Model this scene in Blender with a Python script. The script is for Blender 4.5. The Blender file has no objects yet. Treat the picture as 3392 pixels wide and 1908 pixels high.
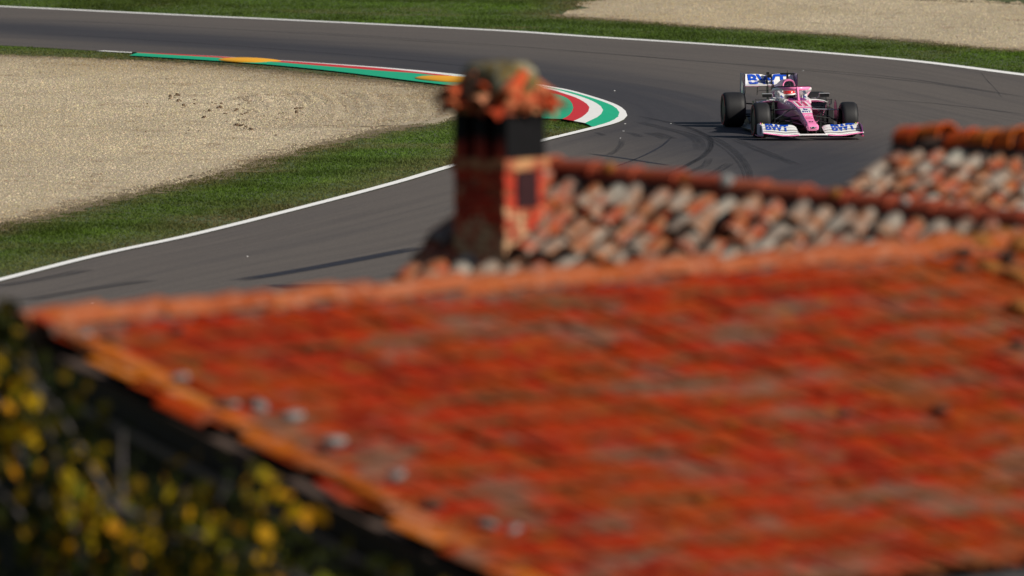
import bpy, bmesh, math, random
import numpy as np
from mathutils import Vector, Matrix, Euler
random.seed(7); rng = np.random.default_rng(7)
S = bpy.context.scene
COL = S.collection
R = math.radians

# ------------------------------------------------------------------ camera
F, CX, CY, H = 35400.0, 1696.0, 954.0, 11.9          # focal length in photo pixels, principal point, camera height
TH = math.atan((954 + 1618) / F)
cam_d = bpy.data.cameras.new('camera'); cam = bpy.data.objects.new('camera', cam_d); COL.objects.link(cam)
cam.location = (0, 0, H); cam.rotation_euler = (math.pi / 2 - TH, 0, 0)
cam_d.sensor_width = 36; cam_d.lens = F / 3392 * 36
cam_d.clip_start = 1; cam_d.clip_end = 6000
cam_d.dof.use_dof = True; cam_d.dof.focus_distance = 204; cam_d.dof.aperture_fstop = 1.9
cam_d.dof.aperture_blades = 9
S.camera = cam

# ------------------------------------------------------------------ light
SUN_AZ = R(-27)            # direction towards the sun, from +x
SUN_EL = R(34)
sun_dir = Vector((math.cos(SUN_AZ) * math.cos(SUN_EL), math.sin(SUN_AZ) * math.cos(SUN_EL), math.sin(SUN_EL)))
W = bpy.data.worlds.new('World'); S.world = W; W.use_nodes = True
nt = W.node_tree; bg = nt.nodes['Background']
sky = nt.nodes.new('ShaderNodeTexSky'); sky.sky_type = 'NISHITA'; sky.sun_disc = False
sky.sun_elevation = SUN_EL; sky.sun_rotation = math.atan2(sun_dir.x, sun_dir.y)
nt.links.new(sky.outputs[0], bg.inputs[0]); bg.inputs[1].default_value = 0.05
sl = bpy.data.lights.new('sun', 'SUN'); sl.energy = 5.0; sl.angle = R(0.5); sl.color = (1, 0.93, 0.82)
so = bpy.data.objects.new('sun', sl); COL.objects.link(so)
so.rotation_euler = (-sun_dir).to_track_quat('-Z', 'Y').to_euler(); so.location = (60, 60, 60)
S.view_settings.view_transform = 'Standard'; S.view_settings.look = 'None'
S.view_settings.exposure = 0.12; S.view_settings.gamma = 1; S.view_settings.use_curve_mapping = False

# ------------------------------------------------------------------ measuring helpers (photo pixel -> point on a real surface)
cT, sT = math.cos(TH), math.sin(TH); K = 3392 / 2576
def ray(px, py):
    a = (px - CX) / F; b = (py - CY) / F
    return (a, cT - b * sT, -sT - b * cT)
def gnd(px, py, z=0.0):
    r = ray(px, py); k = (z - H) / r[2]
    return Vector((r[0] * k, r[1] * k, z))
def dep(px, py, d):
    r = ray(px, py); k = d / r[1]
    return Vector((r[0] * k, d, H + r[2] * k))

# ------------------------------------------------------------------ scene-tree helpers
def tag(o, label=None, cat=None, group=None, kind=None):
    if label: o['label'] = label
    if cat: o['category'] = cat
    if group: o['group'] = group
    if kind: o['kind'] = kind
    return o
def empty(name, loc, label, cat, group=None, rz=0):
    o = bpy.data.objects.new(name, None); COL.objects.link(o); o.location = loc; o.rotation_euler.z = rz
    o.empty_display_size = 0.3
    return tag(o, label, cat, group)
def link(name, me, parent=None, kind=None):
    o = bpy.data.objects.new(name, me); COL.objects.link(o)
    if parent: o.parent = parent
    if kind: o['kind'] = kind
    return o
class MB:
    def __init__(s): s.v = []; s.f = []; s.mi = []
    def add(s, vs, fs, mi=0):
        n = len(s.v); s.v += [tuple(v) for v in vs]; s.f += [tuple(i + n for i in f) for f in fs]; s.mi += [mi] * len(fs); return s
    def box(s, c, d, m=None, mi=0):
        x, y, z = [q / 2 for q in d]
        vs = [Vector((a * x, b * y, e * z)) for a in (-1, 1) for b in (-1, 1) for e in (-1, 1)]
        if m is not None: vs = [m @ v for v in vs]
        c = Vector(c)
        return s.add([v + c for v in vs], [(0, 1, 3, 2), (4, 6, 7, 5), (0, 4, 5, 1), (2, 3, 7, 6), (0, 2, 6, 4), (1, 5, 7, 3)], mi)
    def rings(s, rs, closed=True, caps=True, mi=0):
        n = len(rs[0]); vs = [p for r in rs for p in r]; fs = []
        for i in range(len(rs) - 1):
            for j in range(n if closed else n - 1):
                k = (j + 1) % n
                fs.append((i * n + j, i * n + k, (i + 1) * n + k, (i + 1) * n + j))
        if caps and closed: fs += [tuple(range(n))[::-1], tuple((len(rs) - 1) * n + j for j in range(n))]
        return s.add(vs, fs, mi)
    def tube(s, pts, rad, n=8, sq=(1, 1), mi=0):
        pts = [Vector(p) for p in pts]; rs = []
        if not isinstance(rad, (list, tuple)): rad = [rad] * len(pts)
        up = Vector((0, 0, 1))
        for i, p in enumerate(pts):
            t = (pts[min(i + 1, len(pts) - 1)] - pts[max(i - 1, 0)]).normalized()
            a = t.cross(up)
            if a.length < 1e-3: a = t.cross(Vector((1, 0, 0)))
            a.normalize(); b = a.cross(t).normalized()
            rs.append([p + (a * math.cos(2 * math.pi * k / n) * sq[0] + b * math.sin(2 * math.pi * k / n) * sq[1]) * rad[i] for k in range(n)])
        return s.rings(rs, mi=mi)
    def plate(s, pts, th):          # polygon given by 3-D points, thickened along its normal
        pts = [Vector(p) for p in pts]
        nrm = Vector((0, 0, 0))
        for i in range(len(pts)): nrm += (pts[i] - pts[0]).cross(pts[(i + 1) % len(pts)] - pts[0])
        nrm.normalize(); n = len(pts)
        return s.rings([[p - nrm * th / 2 for p in pts], [p + nrm * th / 2 for p in pts]])
    def ell(s, c, r, az=(0, 360), el=(-90, 90), n=16, m=10, rot=None, mi=0):
        vs = []; fs = []
        for i in range(m + 1):
            e = R(el[0] + (el[1] - el[0]) * i / m)
            for j in range(n + 1):
                a = R(az[0] + (az[1] - az[0]) * j / n)
                v = Vector((r[0] * math.cos(e) * math.cos(a), r[1] * math.cos(e) * math.sin(a), r[2] * math.sin(e)))
                if rot is not None: v = rot @ v
                vs.append(v + Vector(c))
        for i in range(m):
            for j in range(n): fs.append((i * (n + 1) + j, i * (n + 1) + j + 1, (i + 1) * (n + 1) + j + 1, (i + 1) * (n + 1) + j))
        return s.add(vs, fs, mi)
    def build(s, name, mat, parent=None, smooth=False, off=None, kind=None, weld=False):
        me = bpy.data.meshes.new(name)
        vs = s.v if off is None else [(v[0] - off[0], v[1] - off[1], v[2] - off[2]) for v in s.v]
        me.from_pydata(vs, [], s.f)
        for m in (mat if isinstance(mat, (list, tuple)) else [mat]): me.materials.append(m)
        if len(me.materials) > 1: me.polygons.foreach_set('material_index', s.mi)
        bm = bmesh.new(); bm.from_mesh(me)
        if weld: bmesh.ops.remove_doubles(bm, verts=bm.verts, dist=1e-4)
        bmesh.ops.recalc_face_normals(bm, faces=bm.faces)
        bm.to_mesh(me); bm.free()
        if smooth:
            me.polygons.foreach_set('use_smooth', [True] * len(me.polygons))
            try: me.set_sharp_from_angle(angle=R(40))
            except Exception: pass
        me.update()
        return link(name, me, parent, kind)

# ------------------------------------------------------------------ materials
def new_mat(name):
    m = bpy.data.materials.new(name); m.use_nodes = True
    return m, m.node_tree, m.node_tree.nodes['Principled BSDF']
def node(t, typ, **kw):
    n = t.nodes.new(typ)
    for k, v in kw.items():
        if k[0] == 'i' and k[1:].isdigit(): n.inputs[int(k[1:])].default_value = v
        elif k in n.inputs: n.inputs[k].default_value = v
        else: setattr(n, k, v)
    return n
def ramp(t, fac, stops, interp='LINEAR'):
    r = t.nodes.new('ShaderNodeValToRGB'); r.color_ramp.interpolation = interp
    while len(r.color_ramp.elements) < len(stops): r.color_ramp.elements.new(0.5)
    for e, (p, c) in zip(r.color_ramp.elements, stops):
        e.position = p; e.color = (c[0], c[1], c[2], 1) if not isinstance(c, (int, float)) else (c, c, c, 1)
    t.links.new(fac, r.inputs[0]); return r.outputs[0]
def mixc(t, fac, a, b, mode='MIX'):
    m = t.nodes.new('ShaderNodeMix'); m.data_type = 'RGBA'; m.blend_type = mode
    for sock, v in ((m.inputs[0], fac), (m.inputs[6], a), (m.inputs[7], b)):
        if hasattr(v, 'links'): t.links.new(v, sock)
        elif isinstance(v, (int, float)): sock.default_value = v
        else: sock.default_value = (v[0], v[1], v[2], 1)
    return m.outputs[2]
def math_(t, op, a, b=0.0, clamp=False):
    m = t.nodes.new('ShaderNodeMath'); m.operation = op; m.use_clamp = clamp
    for sock, v in ((m.inputs[0], a), (m.inputs[1], b)):
        if hasattr(v, 'links'): t.links.new(v, sock)
        else: sock.default_value = v
    return m.outputs[0]
def noise(t, scale, detail=4, vec=None, rough=0.6, lac=2.0):
    n = node(t, 'ShaderNodeTexNoise'); n.inputs['Scale'].default_value = scale; n.inputs['Detail'].default_value = detail
    n.inputs['Roughness'].default_value = rough
    if vec is not None: t.links.new(vec, n.inputs['Vector'])
    return n.outputs[0]
def pos(t): return t.nodes.new('ShaderNodeNewGeometry').outputs['Position']
def mapping(t, vec, scale=(1, 1, 1), rot=(0, 0, 0), loc=(0, 0, 0)):
    m = t.nodes.new('ShaderNodeMapping'); m.inputs['Scale'].default_value = scale; m.inputs['Rotation'].default_value = rot
    m.inputs['Location'].default_value = loc
    t.links.new(vec, m.inputs['Vector']); return m.outputs[0]
def plain(name, col, rough=0.6, coat=0.0, metal=0.0, var=0.12, scale=9.0, spec=0.5):
    m, t, b = new_mat(name)
    n = noise(t, scale, 4, t.nodes.new('ShaderNodeTexCoord').outputs['Object'])
    c = mixc(t, n, [q * (1 - var) for q in col], [min(1, q * (1 + var)) for q in col])
    t.links.new(c, b.inputs['Base Color']); b.inputs['Roughness'].default_value = rough
    b.inputs['Coat Weight'].default_value = coat; b.inputs['Coat Roughness'].default_value = 0.08; b.inputs['Metallic'].default_value = metal
    b.inputs['Specular IOR Level'].default_value = spec
    return m

# painted car and other small materials
M = {}
M['pink'] = plain('pink_paint', (0.94, 0.25, 0.50), 0.32, 0.5, var=0.05)
M['white'] = plain('white_paint', (0.80, 0.80, 0.80), 0.35, 0.4, var=0.04)
M['blue'] = plain('blue_paint', (0.004, 0.06, 0.46), 0.4, 0.2, var=0.05)
M['navy'] = plain('navy_paint', (0.01, 0.03, 0.22), 0.4, 0.2, var=0.05)
M['carbon'] = plain('carbon_fibre', (0.006, 0.006, 0.007), 0.4, var=0.3, scale=30, spec=0.35)
M['carbon2'] = plain('grey_carbon', (0.022, 0.024, 0.030), 0.35, var=0.3, scale=30)
M['alloy_and_highlight'] = plain('metal_edge_and_highlight', (0.55, 0.55, 0.58), 0.3, metal=0.6)
M['rubber'] = plain('tyre_rubber', (0.012, 0.012, 0.0135), 0.6, var=0.4, scale=14, spec=0.35)
M['rim'] = plain('dark_rim', (0.006, 0.006, 0.006), 0.5, spec=0.3)
M['red'] = plain('red_paint', (0.62, 0.015, 0.02), 0.35, 0.4, var=0.06)
M['redmark'] = plain('red_tyre_marking', (0.35, 0.012, 0.02), 0.6)
M['magenta'] = plain('magenta_paint', (0.48, 0.01, 0.09), 0.4, 0.2)
M['purple'] = plain('purple_paint', (0.16, 0.025, 0.16), 0.4, 0.2)
M['shaded_lilac'] = plain('shaded_lilac_paint', (0.28, 0.29, 0.44), 0.4, 0.2)
M['visor'] = plain('dark_visor', (0.008, 0.01, 0.016), 0.08, 0.6)
M['suit'] = plain('race_suit', (0.55, 0.16, 0.30), 0.8)
M['lime'] = plain('yellow_tip', (0.65, 0.65, 0.10), 0.5)

def asphalt():
    m, t, b = new_mat('worn_asphalt')
    P = pos(t)
    rub = t.nodes.new('ShaderNodeAttribute'); rub.attribute_name = 'rub'
    uv = t.nodes.new('ShaderNodeUVMap').outputs[0]
    st = noise(t, 1.0, 6, mapping(t, uv, (0.04, 3.2, 1)), 0.7)
    st2 = noise(t, 1.0, 5, mapping(t, uv, (0.02, 0.7, 1), loc=(31, 4, 0)), 0.6)
    big = noise(t, 0.12, 4, P)
    fine = noise(t, 30, 2, P, 0.8)
    f = math_(t, 'ADD', math_(t, 'MULTIPLY', rub.outputs['Fac'], 1.05), math_(t, 'MULTIPLY', math_(t, 'SUBTRACT', st2, 0.5), 1.1))
    f = math_(t, 'ADD', f, math_(t, 'MULTIPLY', math_(t, 'SUBTRACT', big, 0.5), 0.5), True)
    c = mixc(t, f, (0.100, 0.086, 0.076), (0.040, 0.038, 0.043))
    c = mixc(t, ramp(t, st, [(0.46, 0.0), (0.72, 1.0)]), c, mixc(t, 1.0, c, (0.74, 0.74, 0.77), 'MULTIPLY'))
    c = mixc(t, 1.0, c, ramp(t, fine, [(0.25, 0.62), (0.75, 1.38)]), 'MULTIPLY')
    sp = noise(t, 55, 1, P)
    c = mixc(t, ramp(t, sp, [(0.765, 0.0), (0.80, 0.5)]), c, (0.30, 0.29, 0.28))
    t.links.new(c, b.inputs['Base Color']); b.inputs['Roughness'].default_value = 0.8
    b.inputs['Specular IOR Level'].default_value = 0.25
    return m
def grass_base():
    m, t, b = new_mat('short_turf')
    P = pos(t); n = noise(t, 0.35, 6, P); n2 = noise(t, 9, 4, P)
    c = mixc(t, ramp(t, n, [(0.35, 0.0), (0.68, 1.0)]), (0.028, 0.055, 0.010), (0.060, 0.085, 0.018))
    c = mixc(t, ramp(t, n2, [(0.45, 0.0), (0.75, 0.5)]), c, (0.085, 0.080, 0.03))
    t.links.new(c, b.inputs['Base Color']); b.inputs['Roughness'].default_value = 0.9
    return m
def gravel_base():
    m, t, b = new_mat('gravel_bed')
    P = pos(t); n = noise(t, 25, 3, P); n2 = noise(t, 0.8, 5, P)
    c = mixc(t, ramp(t, n, [(0.3, 0.0), (0.7, 1.0)]), (0.23, 0.18, 0.12), (0.43, 0.365, 0.26))
    c = mixc(t, ramp(t, n2, [(0.52, 0.0), (0.72, 0.5)]), c, (0.30, 0.22, 0.13))
    t.links.new(c, b.inputs['Base Color']); b.inputs['Roughness'].default_value = 0.95
    return m
def attr_col(name, rough=0.9, trans=False):
    m, t, b = new_mat(name)
    a = t.nodes.new('ShaderNodeAttribute'); a.attribute_name = 'Col'
    n = noise(t, 40, 2, pos(t))
    c = mixc(t, 1.0, a.outputs['Color'], ramp(t, n, [(0.2, 0.8), (0.8, 1.2)]), 'MULTIPLY')
    t.links.new(c, b.inputs['Base Color']); b.inputs['Roughness'].default_value = rough
    b.inputs['Specular IOR Level'].default_value = 0.2
    if trans:
        o = t.nodes['Material Output']; tr = t.nodes.new('ShaderNodeBsdfTranslucent'); t.links.new(c, tr.inputs[0])
        mx = t.nodes.new('ShaderNodeMixShader'); mx.inputs[0].default_value = 0.4
        t.links.new(b.outputs[0], mx.inputs[1]); t.links.new(tr.outputs[0], mx.inputs[2]); t.links.new(mx.outputs[0], o.inputs[0])
    return m
def paint_ground(name, col, wear=0.35):
    m, t, b = new_mat(name)
    P = pos(t); n = noise(t, 3.2, 6, P, 0.7); n2 = noise(t, 22, 3, P)
    d = [q * 0.62 for q in col]
    c = mixc(t, ramp(t, n, [(0.4, 0.0), (0.75, wear)]), col, d)
    c = mixc(t, ramp(t, n2, [(0.62, 0.0), (0.72, wear)]), c, (0.10, 0.10, 0.10))
    t.links.new(c, b.inputs['Base Color']); b.inputs['Roughness'].default_value = 0.6
    return m
def mark_mat(name, col, lo, hi):
    m, t, b = new_mat(name)
    uv = t.nodes.new('ShaderNodeUVMap').outputs[0]
    n = noise(t, 1.0, 4, mapping(t, uv, (0.35, 14, 1)), 0.7)
    b.inputs['Base Color'].default_value = (*col, 1); b.inputs['Roughness'].default_value = 0.7
    sep = t.nodes.new('ShaderNodeSeparateXYZ'); t.links.new(uv, sep.inputs[0])
    att = t.nodes.new('ShaderNodeAttribute'); att.attribute_name = 'fade'
    al = math_(t, 'MULTIPLY', ramp(t, n, [(0.3, lo), (0.7, hi)]), att.outputs['Fac'])
    t.links.new(al, b.inputs['Alpha'])
    return m
M['asphalt'] = asphalt(); M['grass'] = grass_base(); M['gravel'] = gravel_base()
M['blade'] = attr_col('grass_blade', 0.8, True); M['stone'] = attr_col('gravel_stone', 0.9)
M['line'] = paint_ground('white_line_paint', (0.84, 0.84, 0.82), 0.12)
M['kgreen'] = paint_ground('green_kerb_paint', (0.0, 0.39, 0.20), 0.25)
M['kred'] = paint_ground('red_kerb_paint', (0.55, 0.012, 0.016), 0.25)
M['kwhite'] = paint_ground('white_kerb_paint', (0.78, 0.78, 0.76), 0.2)
M['kyellow'] = paint_ground('orange_kerb_paint', (0.85, 0.40, 0.01), 0.12)
M['track_mark'] = mark_mat('skid_rubber', (0.018, 0.018, 0.022), 0.0, 0.6)
M['tar_or_shadow'] = mark_mat('seam_tar_and_shadow', (0.010, 0.011, 0.022), 0.55, 0.95)  # seam tar, and the dark of two painted cast shadows

# ------------------------------------------------------------------ polylines
def spline(pts, n, close=False):
    p = np.array([list(q)[:2] for q in pts], float)
    d = np.r_[0, np.cumsum(np.hypot(*(p[1:] - p[:-1]).T))]
    # Catmull-Rom on chord parameter
    tan = np.zeros_like(p)
    tan[1:-1] = (p[2:] - p[:-2]) / (d[2:] - d[:-2])[:, None]
    tan[0] = (p[1] - p[0]) / (d[1] - d[0]); tan[-1] = (p[-1] - p[-2]) / (d[-1] - d[-2])
    out = []
    for s in np.linspace(0, d[-1], n):
        i = min(max(np.searchsorted(d, s) - 1, 0), len(d) - 2); h = d[i + 1] - d[i]; u = (s - d[i]) / h
        out.append((2 * u**3 - 3 * u**2 + 1) * p[i] + (u**3 - 2 * u**2 + u) * h * tan[i] + (-2 * u**3 + 3 * u**2) * p[i + 1] + (u**3 - u**2) * h * tan[i + 1])
    return np.array(out)
def G(pts, n, z=0.0): return [gnd(x, y, z) for x, y in spline(pts, n)]
def offset(pts, w):     # shift a ground polyline sideways (left of travel = +)
    o = []
    for i, p in enumerate(pts):
        t = pts[min(i + 1, len(pts) - 1)] - pts[max(i - 1, 0)]
        nrm = Vector((-t.y, t.x, 0)).normalized(); o.append(p + nrm * (w[i] if isinstance(w, list) else w))
    return o
def strip(name, a, b, mat, za, zb, kind='structure', parent=None, fade=True):
    n = len(a); vs = [(p.x, p.y, za) for p in a] + [(p.x, p.y, zb) for p in b]
    fs = [(i, i + 1, n + i + 1, n + i) for i in range(n - 1)]
    me = bpy.data.meshes.new(name); me.from_pydata(vs, [], fs); me.materials.append(mat)
    s = [0]
    for i in range(1, n): s.append(s[-1] + (a[i] - a[i - 1]).length)
    uv = me.uv_layers.new(name='UVMap')
    for l in me.loops:
        i = l.vertex_index; k = i % n
        uv.data[l.index].uv = (s[k], 0 if i < n else (b[k] - a[k]).length)
    at = me.attributes.new('fade', 'FLOAT', 'POINT')
    for i in range(2 * n): at.data[i].value = min(1.0, 6 * min((i % n) / n, 1 - (i % n) / n) + 0.15)
    bm = bmesh.new(); bm.from_mesh(me); bmesh.ops.recalc_face_normals(bm, faces=bm.faces)
    if sum(f.normal.z for f in bm.faces) < 0: bmesh.ops.reverse_faces(bm, faces=bm.faces)
    bm.to_mesh(me); bm.free()
    return link(name, me, parent, kind)

# inner edge of the track (outer edge of the white line), far side first, round the apex, back along the near side
E0 = [(-420, 128), (-150, 143), (0, 151), (199, 162), (331, 170), (431, 176), (662, 186.5), (861, 199), (1060, 212), (1259, 226), (1400, 238),
      (1540, 252), (1690, 268.5), (1824, 290), (1889, 302), (1957, 321), (2011, 338), (2052, 355), (2074, 373), (2078, 386.5), (2066, 400), (2038, 412),
      (1998, 423), (1943, 437), (1889, 450), (1835, 463), (1780, 478), (1517, 552), (1325, 609), (1060, 680), (662, 780), (331, 852), (0, 936), (-420, 1040)]
OUT = [(-420, 4), (0, 21), (500, 45), (1100, 73), (1700, 103.5), (1956, 121), (2253, 140), (2550, 160), (2814, 181), (3078, 206), (3392, 246)]

# ------------------------------------------------------------------ ground, track
gm = MB(); n = 30
xs = np.linspace(-1500, 1500, n + 1); ys = np.linspace(-200, 2800, n + 1)
gm.add([(x, y, 0) for y in ys for x in xs], [(j * (n + 1) + i, j * (n + 1) + i + 1, (j + 1) * (n + 1) + i + 1, (j + 1) * (n + 1) + i) for j in range(n) for i in range(n)])
gm.build('ground', M['grass'], kind='structure')

NI = 150
iapex = spline(E0[:20], NI); iback = spline(E0[19:], NI)
inner = [gnd(*p) for p in iapex] + [gnd(*p) for p in iback[1:]]
og = [gnd(*p) for p in spline(OUT, 100)]
rest = [(og[-1].x, og[-1].y), (12.6, 221.5), (14.2, 214), (14.9, 207)]
o1 = [(p.x, p.y) for p in og] + rest[1:]
o2 = [(14.9, 207), (14.6, 197), (13.0, 186), (10.2, 173), (7.2, 160), (3.8, 147), (0.5, 135)]
outer = [Vector((x, y, 0)) for x, y in spline(o1, NI)] + [Vector((x, y, 0)) for x, y in spline(o2, NI)[1:]]
MJ = 34
race = [gnd(*p) for p in spline([(-420, 70), (0, 92), (500, 128), (1000, 168), (1500, 218), (1900, 280), (2150, 340), (2350, 415), (2550, 510), (2750, 630), (2850, 760)], 90)]
ra = np.array([(p.x, p.y) for p in race])
vs, fs, rubv, uvv = [], [], [], []
L = 0
for i, (a, b) in enumerate(zip(inner, outer)):
    if i: L += ((inner[i] + outer[i]) / 2 - (inner[i - 1] + outer[i - 1]) / 2).length
    for j in range(MJ + 1):
        p = a.lerp(b, j / MJ); vs.append((p.x, p.y, 0.008))
        dd = np.sqrt(((ra - (p.x, p.y)) ** 2).sum(1)).min()
        rubv.append(math.exp(-(dd / 2.6) ** 2)); uvv.append((L, (b - a).length * j / MJ))
for i in range(len(inner) - 1):
    for j in range(MJ): fs.append((i * (MJ + 1) + j, (i + 1) * (MJ + 1) + j, (i + 1) * (MJ + 1) + j + 1, i * (MJ + 1) + j + 1))
me = bpy.data.meshes.new('race_track'); me.from_pydata(vs, [], fs); me.materials.append(M['asphalt'])
at = me.attributes.new('rub', 'FLOAT', 'POINT'); at.data.foreach_set('value', rubv)
uv = me.uv_layers.new(name='UVMap')
for l in me.loops: uv.data[l.index].uv = uvv[l.vertex_index]
if me.polygons[0].normal.z < 0: me.flip_normals()
link('race_track', me, kind='structure')

# painted lines
strip('white_line', outer[:NI + 40], offset(outer[:NI + 40], -0.33), M['line'], 0.014, 0.014)
w_in = [0.19] * len(inner)
i0 = next(i for i, p in enumerate(inner) if p.x > gnd(331, 170).x)
strip('white_line', inner[i0:], offset(inner, 0.0)[i0:], M['line'], 0.016, 0.016) if False else None
inw = offset(inner, -0.19)
strip('white_line', inner[i0:], inw[i0:], M['line'], 0.024, 0.024)

# kerb: longitudinal bands of green, white, red and green round the apex
NK = 110
kA = G([(437, 178), (662, 188.5), (861, 201), (1060, 214), (1259, 228), (1400, 240), (1540, 254), (1690, 271), (1824, 293), (1889, 305), (1955, 324), (2006, 341), (2044, 357), (2062, 373), (2064, 386), (2052, 398), (2030, 408), (1990, 420), (1968, 426)], NK)
kG = G([(437, 179.5), (662, 189.5), (861, 202), (1060, 215.3), (1259, 230), (1390, 242.5), (1540, 259), (1700, 279), (1835, 302), (1889, 316), (1930, 329), (1965, 343), (1990, 359), (1998, 373), (1992, 384), (1979, 395), (1960, 404), (1938, 415)], NK)
kW = G([(450, 181), (662, 191.2), (861, 204.2), (1060, 218.5), (1259, 234), (1390, 247), (1540, 264.5), (1700, 286), (1835, 309), (1876, 321), (1911, 333.5), (1938, 348.5), (1952, 362), (1950, 376), (1938, 389), (1922, 400), (1900, 409.6)], NK)
kR = G([(455, 183.5), (662, 196), (782, 204), (928, 215.5), (1126, 232), (1259, 243), (1391, 253), (1540, 271), (1700, 296), (1835, 320), (1857, 325), (1883, 337.6), (1896, 354), (1899, 367.5), (1893, 382.5), (1881, 394.7), (1862, 404)], NK)
kI = G([(428, 188), (563, 196), (729, 206.5), (928, 221.5), (1126, 242), (1325, 267), (1510, 291), (1640, 318), (1710, 345), (1760, 372), (1785, 388), (1795, 397)], NK)
def sm(pts, z): return [Vector((p.x, p.y, z)) for p in pts]
def band(name, a, b, mat, za, zb):
    return strip(name, a, b, mat, za, zb, kind='structure')
band('kerb_green_band', kA, kG, M['kgreen'], 0.020, 0.045)
band('kerb_white_band', kG, kW, M['kwhite'], 0.045, 0.055)
band('kerb_red_band', kW, kR, M['kred'], 0.055, 0.060)
band('kerb_green_apron', kR, kI, M['kgreen'], 0.060, 0.030)

# orange sausage humps
def hump(c0, c1, half, h, lab):
    a, b = gnd(*c0), gnd(*c1); c = (a + b) / 2; d = (b - a); L = d.length / 2; d.normalize(); s = Vector((-d.y, d.x, 0))
    m = MB(); nr = 8; na = 28; vs = []
    for i in range(nr + 1):
        e = i / nr * math.pi / 2
        for k in range(na):
            q = 2 * math.pi * k / na
            vs.append(d * (L * math.cos(e) * math.cos(q)) + s * (half * math.cos(e) * math.sin(q)) + Vector((0, 0, h * math.sin(e))))
    m.add(vs, [(i * na + k, i * na + (k + 1) % na, (i + 1) * na + (k + 1) % na, (i + 1) * na + k) for i in range(nr) for k in range(na)])
    o = m.build('kerb_hump', M['kyellow'], smooth=True); o.location = (c.x, c.y, 0.03)
    tag(o, lab, 'kerb hump', 'orange humps on the green kerb')
hump((738, 201), (922, 213), 0.50, 0.07, 'flat orange lens shaped hump on the far narrow end of the green kerb')
hump((1392, 262), (1600, 282), 0.50, 0.09, 'orange lens shaped hump on the green kerb partly hidden behind the chimney cap')

# skid marks and seams, plus two cast shadows painted as dark strips
def z4(p): return (1950 + p[0] / 3.623, 250 + p[1] / 3.623)
def track_mark(pts, w, mat='track_mark', z=0.013, n=50):
    c = [gnd(*p) for p in spline(pts, n)]
    strip('tyre_or_shadow_mark', offset(c, w / 2), offset(c, -w / 2), M[mat], z, z)
s1 = [z4(p) for p in [(560, 490), (1000, 585), (1250, 660), (1420, 750), (1452, 820), (1425, 900), (1340, 985), (1200, 1065), (950, 1190)]]
track_mark(s1, 0.07); track_mark([(x + 7, y - 1) for x, y in s1], 0.08)
track_mark([(x + 12, y) for x, y in s1], 0.05)
s2 = [z4(p) for p in [(1180, 640), (1480, 740), (1650, 830), (1800, 950), (1900, 1080), (1940, 1180), (1950, 1320)]]
track_mark(s2, 0.10); track_mark([(x - 10, y + 3) for x, y in s2], 0.06); track_mark([(x - 22, y + 6) for x, y in s2], 0.05)
track_mark([z4(p) for p in [(0, 945), (350, 990), (700, 1045), (960, 1085)]], 0.12, 'tar_or_shadow')
track_mark([z4(p) for p in [(1000, 745), (880, 850), (700, 950), (540, 1020), (310, 1105)]], 0.05, 'tar_or_shadow')
track_mark([z4(p) for p in [(1750, 760), (1950, 860), (2174, 950), (2500, 1080)]], 0.22)
track_mark([z4(p) for p in [(470, 690), (560, 715), (620, 745)]], 0.18)
track_mark([z4(p) for p in [(90, 690), (150, 710), (185, 730)]], 0.12)
track_mark([z4(p) for p in [(740, 690), (860, 725), (980, 770)]], 0.35)
track_mark([z4(p) for p in [(600, 560), (900, 640), (1150, 700), (1300, 780), (1340, 900)]], 0.25)
track_mark([z4(p) for p in [(400, 780), (390, 840), (330, 900), (240, 965)]], 0.12)
track_mark([z4(p) for p in [(1100, 1230), (1250, 1150), (1400, 1080), (1450, 1000)]], 0.15)
track_mark([z4(p) for p in [(1350, 1260), (1550, 1150), (1700, 1060)]], 0.2)
track_mark([(595 * K, 708 * K), (700 * K, 691 * K), (830 * K, 668 * K), (1060 * K, 624 * K)], 0.34, 'tar_or_shadow')
track_mark([(680 * K, 723 * K), (760 * K, 721 * K), (890 * K, 719 * K)], 0.75, 'tar_or_shadow')  # second cast shadow, painted as a flat dark patch
track_mark([(-40, 955), (150, 925), (290, 895)], 0.30); track_mark([(60, 1000), (300, 960), (500, 930)], 0.35)
track_mark([(3245, 235), (3265, 262), (3300, 300), (3318, 325)], 0.03)
track_mark([(2300, 205), (2600, 225), (3000, 262), (3392, 322)], 0.12); track_mark([(1700, 160), (2200, 195), (2700, 238), (3100, 280), (3392, 325)], 0.12)
track_mark([(2900, 330), (3100, 345), (3392, 380)], 0.12); track_mark([(900, 100), (1500, 140), (2000, 178), (2400, 212)], 0.12)
track_mark([(0, 60), (500, 84), (1100, 118), (1700, 160)], 0.12); track_mark([(100, 110), (700, 148), (1300, 196), (1700, 238)], 0.12)

# ------------------------------------------------------------------ gravel and turf: outlines on the ground
gravL_up = [(-420, 170), (-150, 180), (0, 185), (232, 193), (431, 202), (662, 216), (861, 234), (1126, 260), (1325, 280), (1457, 303), (1540, 328), (1560, 352)]
gravL_lo = [(1510, 388), (1391, 404), (1259, 431), (1126, 460), (994, 497), (861, 530), (762, 563), (663, 593), (530, 619), (397, 649), (265, 682), (132, 715), (0, 742), (-420, 835)]
gravR = [(1850, 48), (1880, 56), (2088, 68), (2286, 86), (2484, 96), (2682, 109), (2880, 124), (3078, 139), (3210, 155), (3392, 168), (3800, 215), (3800, 30), (3392, 9), (3250, -1), (3100, -10), (2600, -28), (2100, -22), (1960, 10), (1900, 36)]
def ragged(pts, n, amp):
    s = spline(pts, n); g = [gnd(*p) for p in s]
    for p in g:
        p.x += random.gauss(0, amp * 0.35); p.y += random.gauss(0, amp)
    return g
gl = ragged(gravL_up, 120, 0.22) + ragged(gravL_lo, 150, 0.22)
gr = ragged(gravR[:11], 120, 0.25) + ragged(gravR[11:], 100, 0.6)
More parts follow.
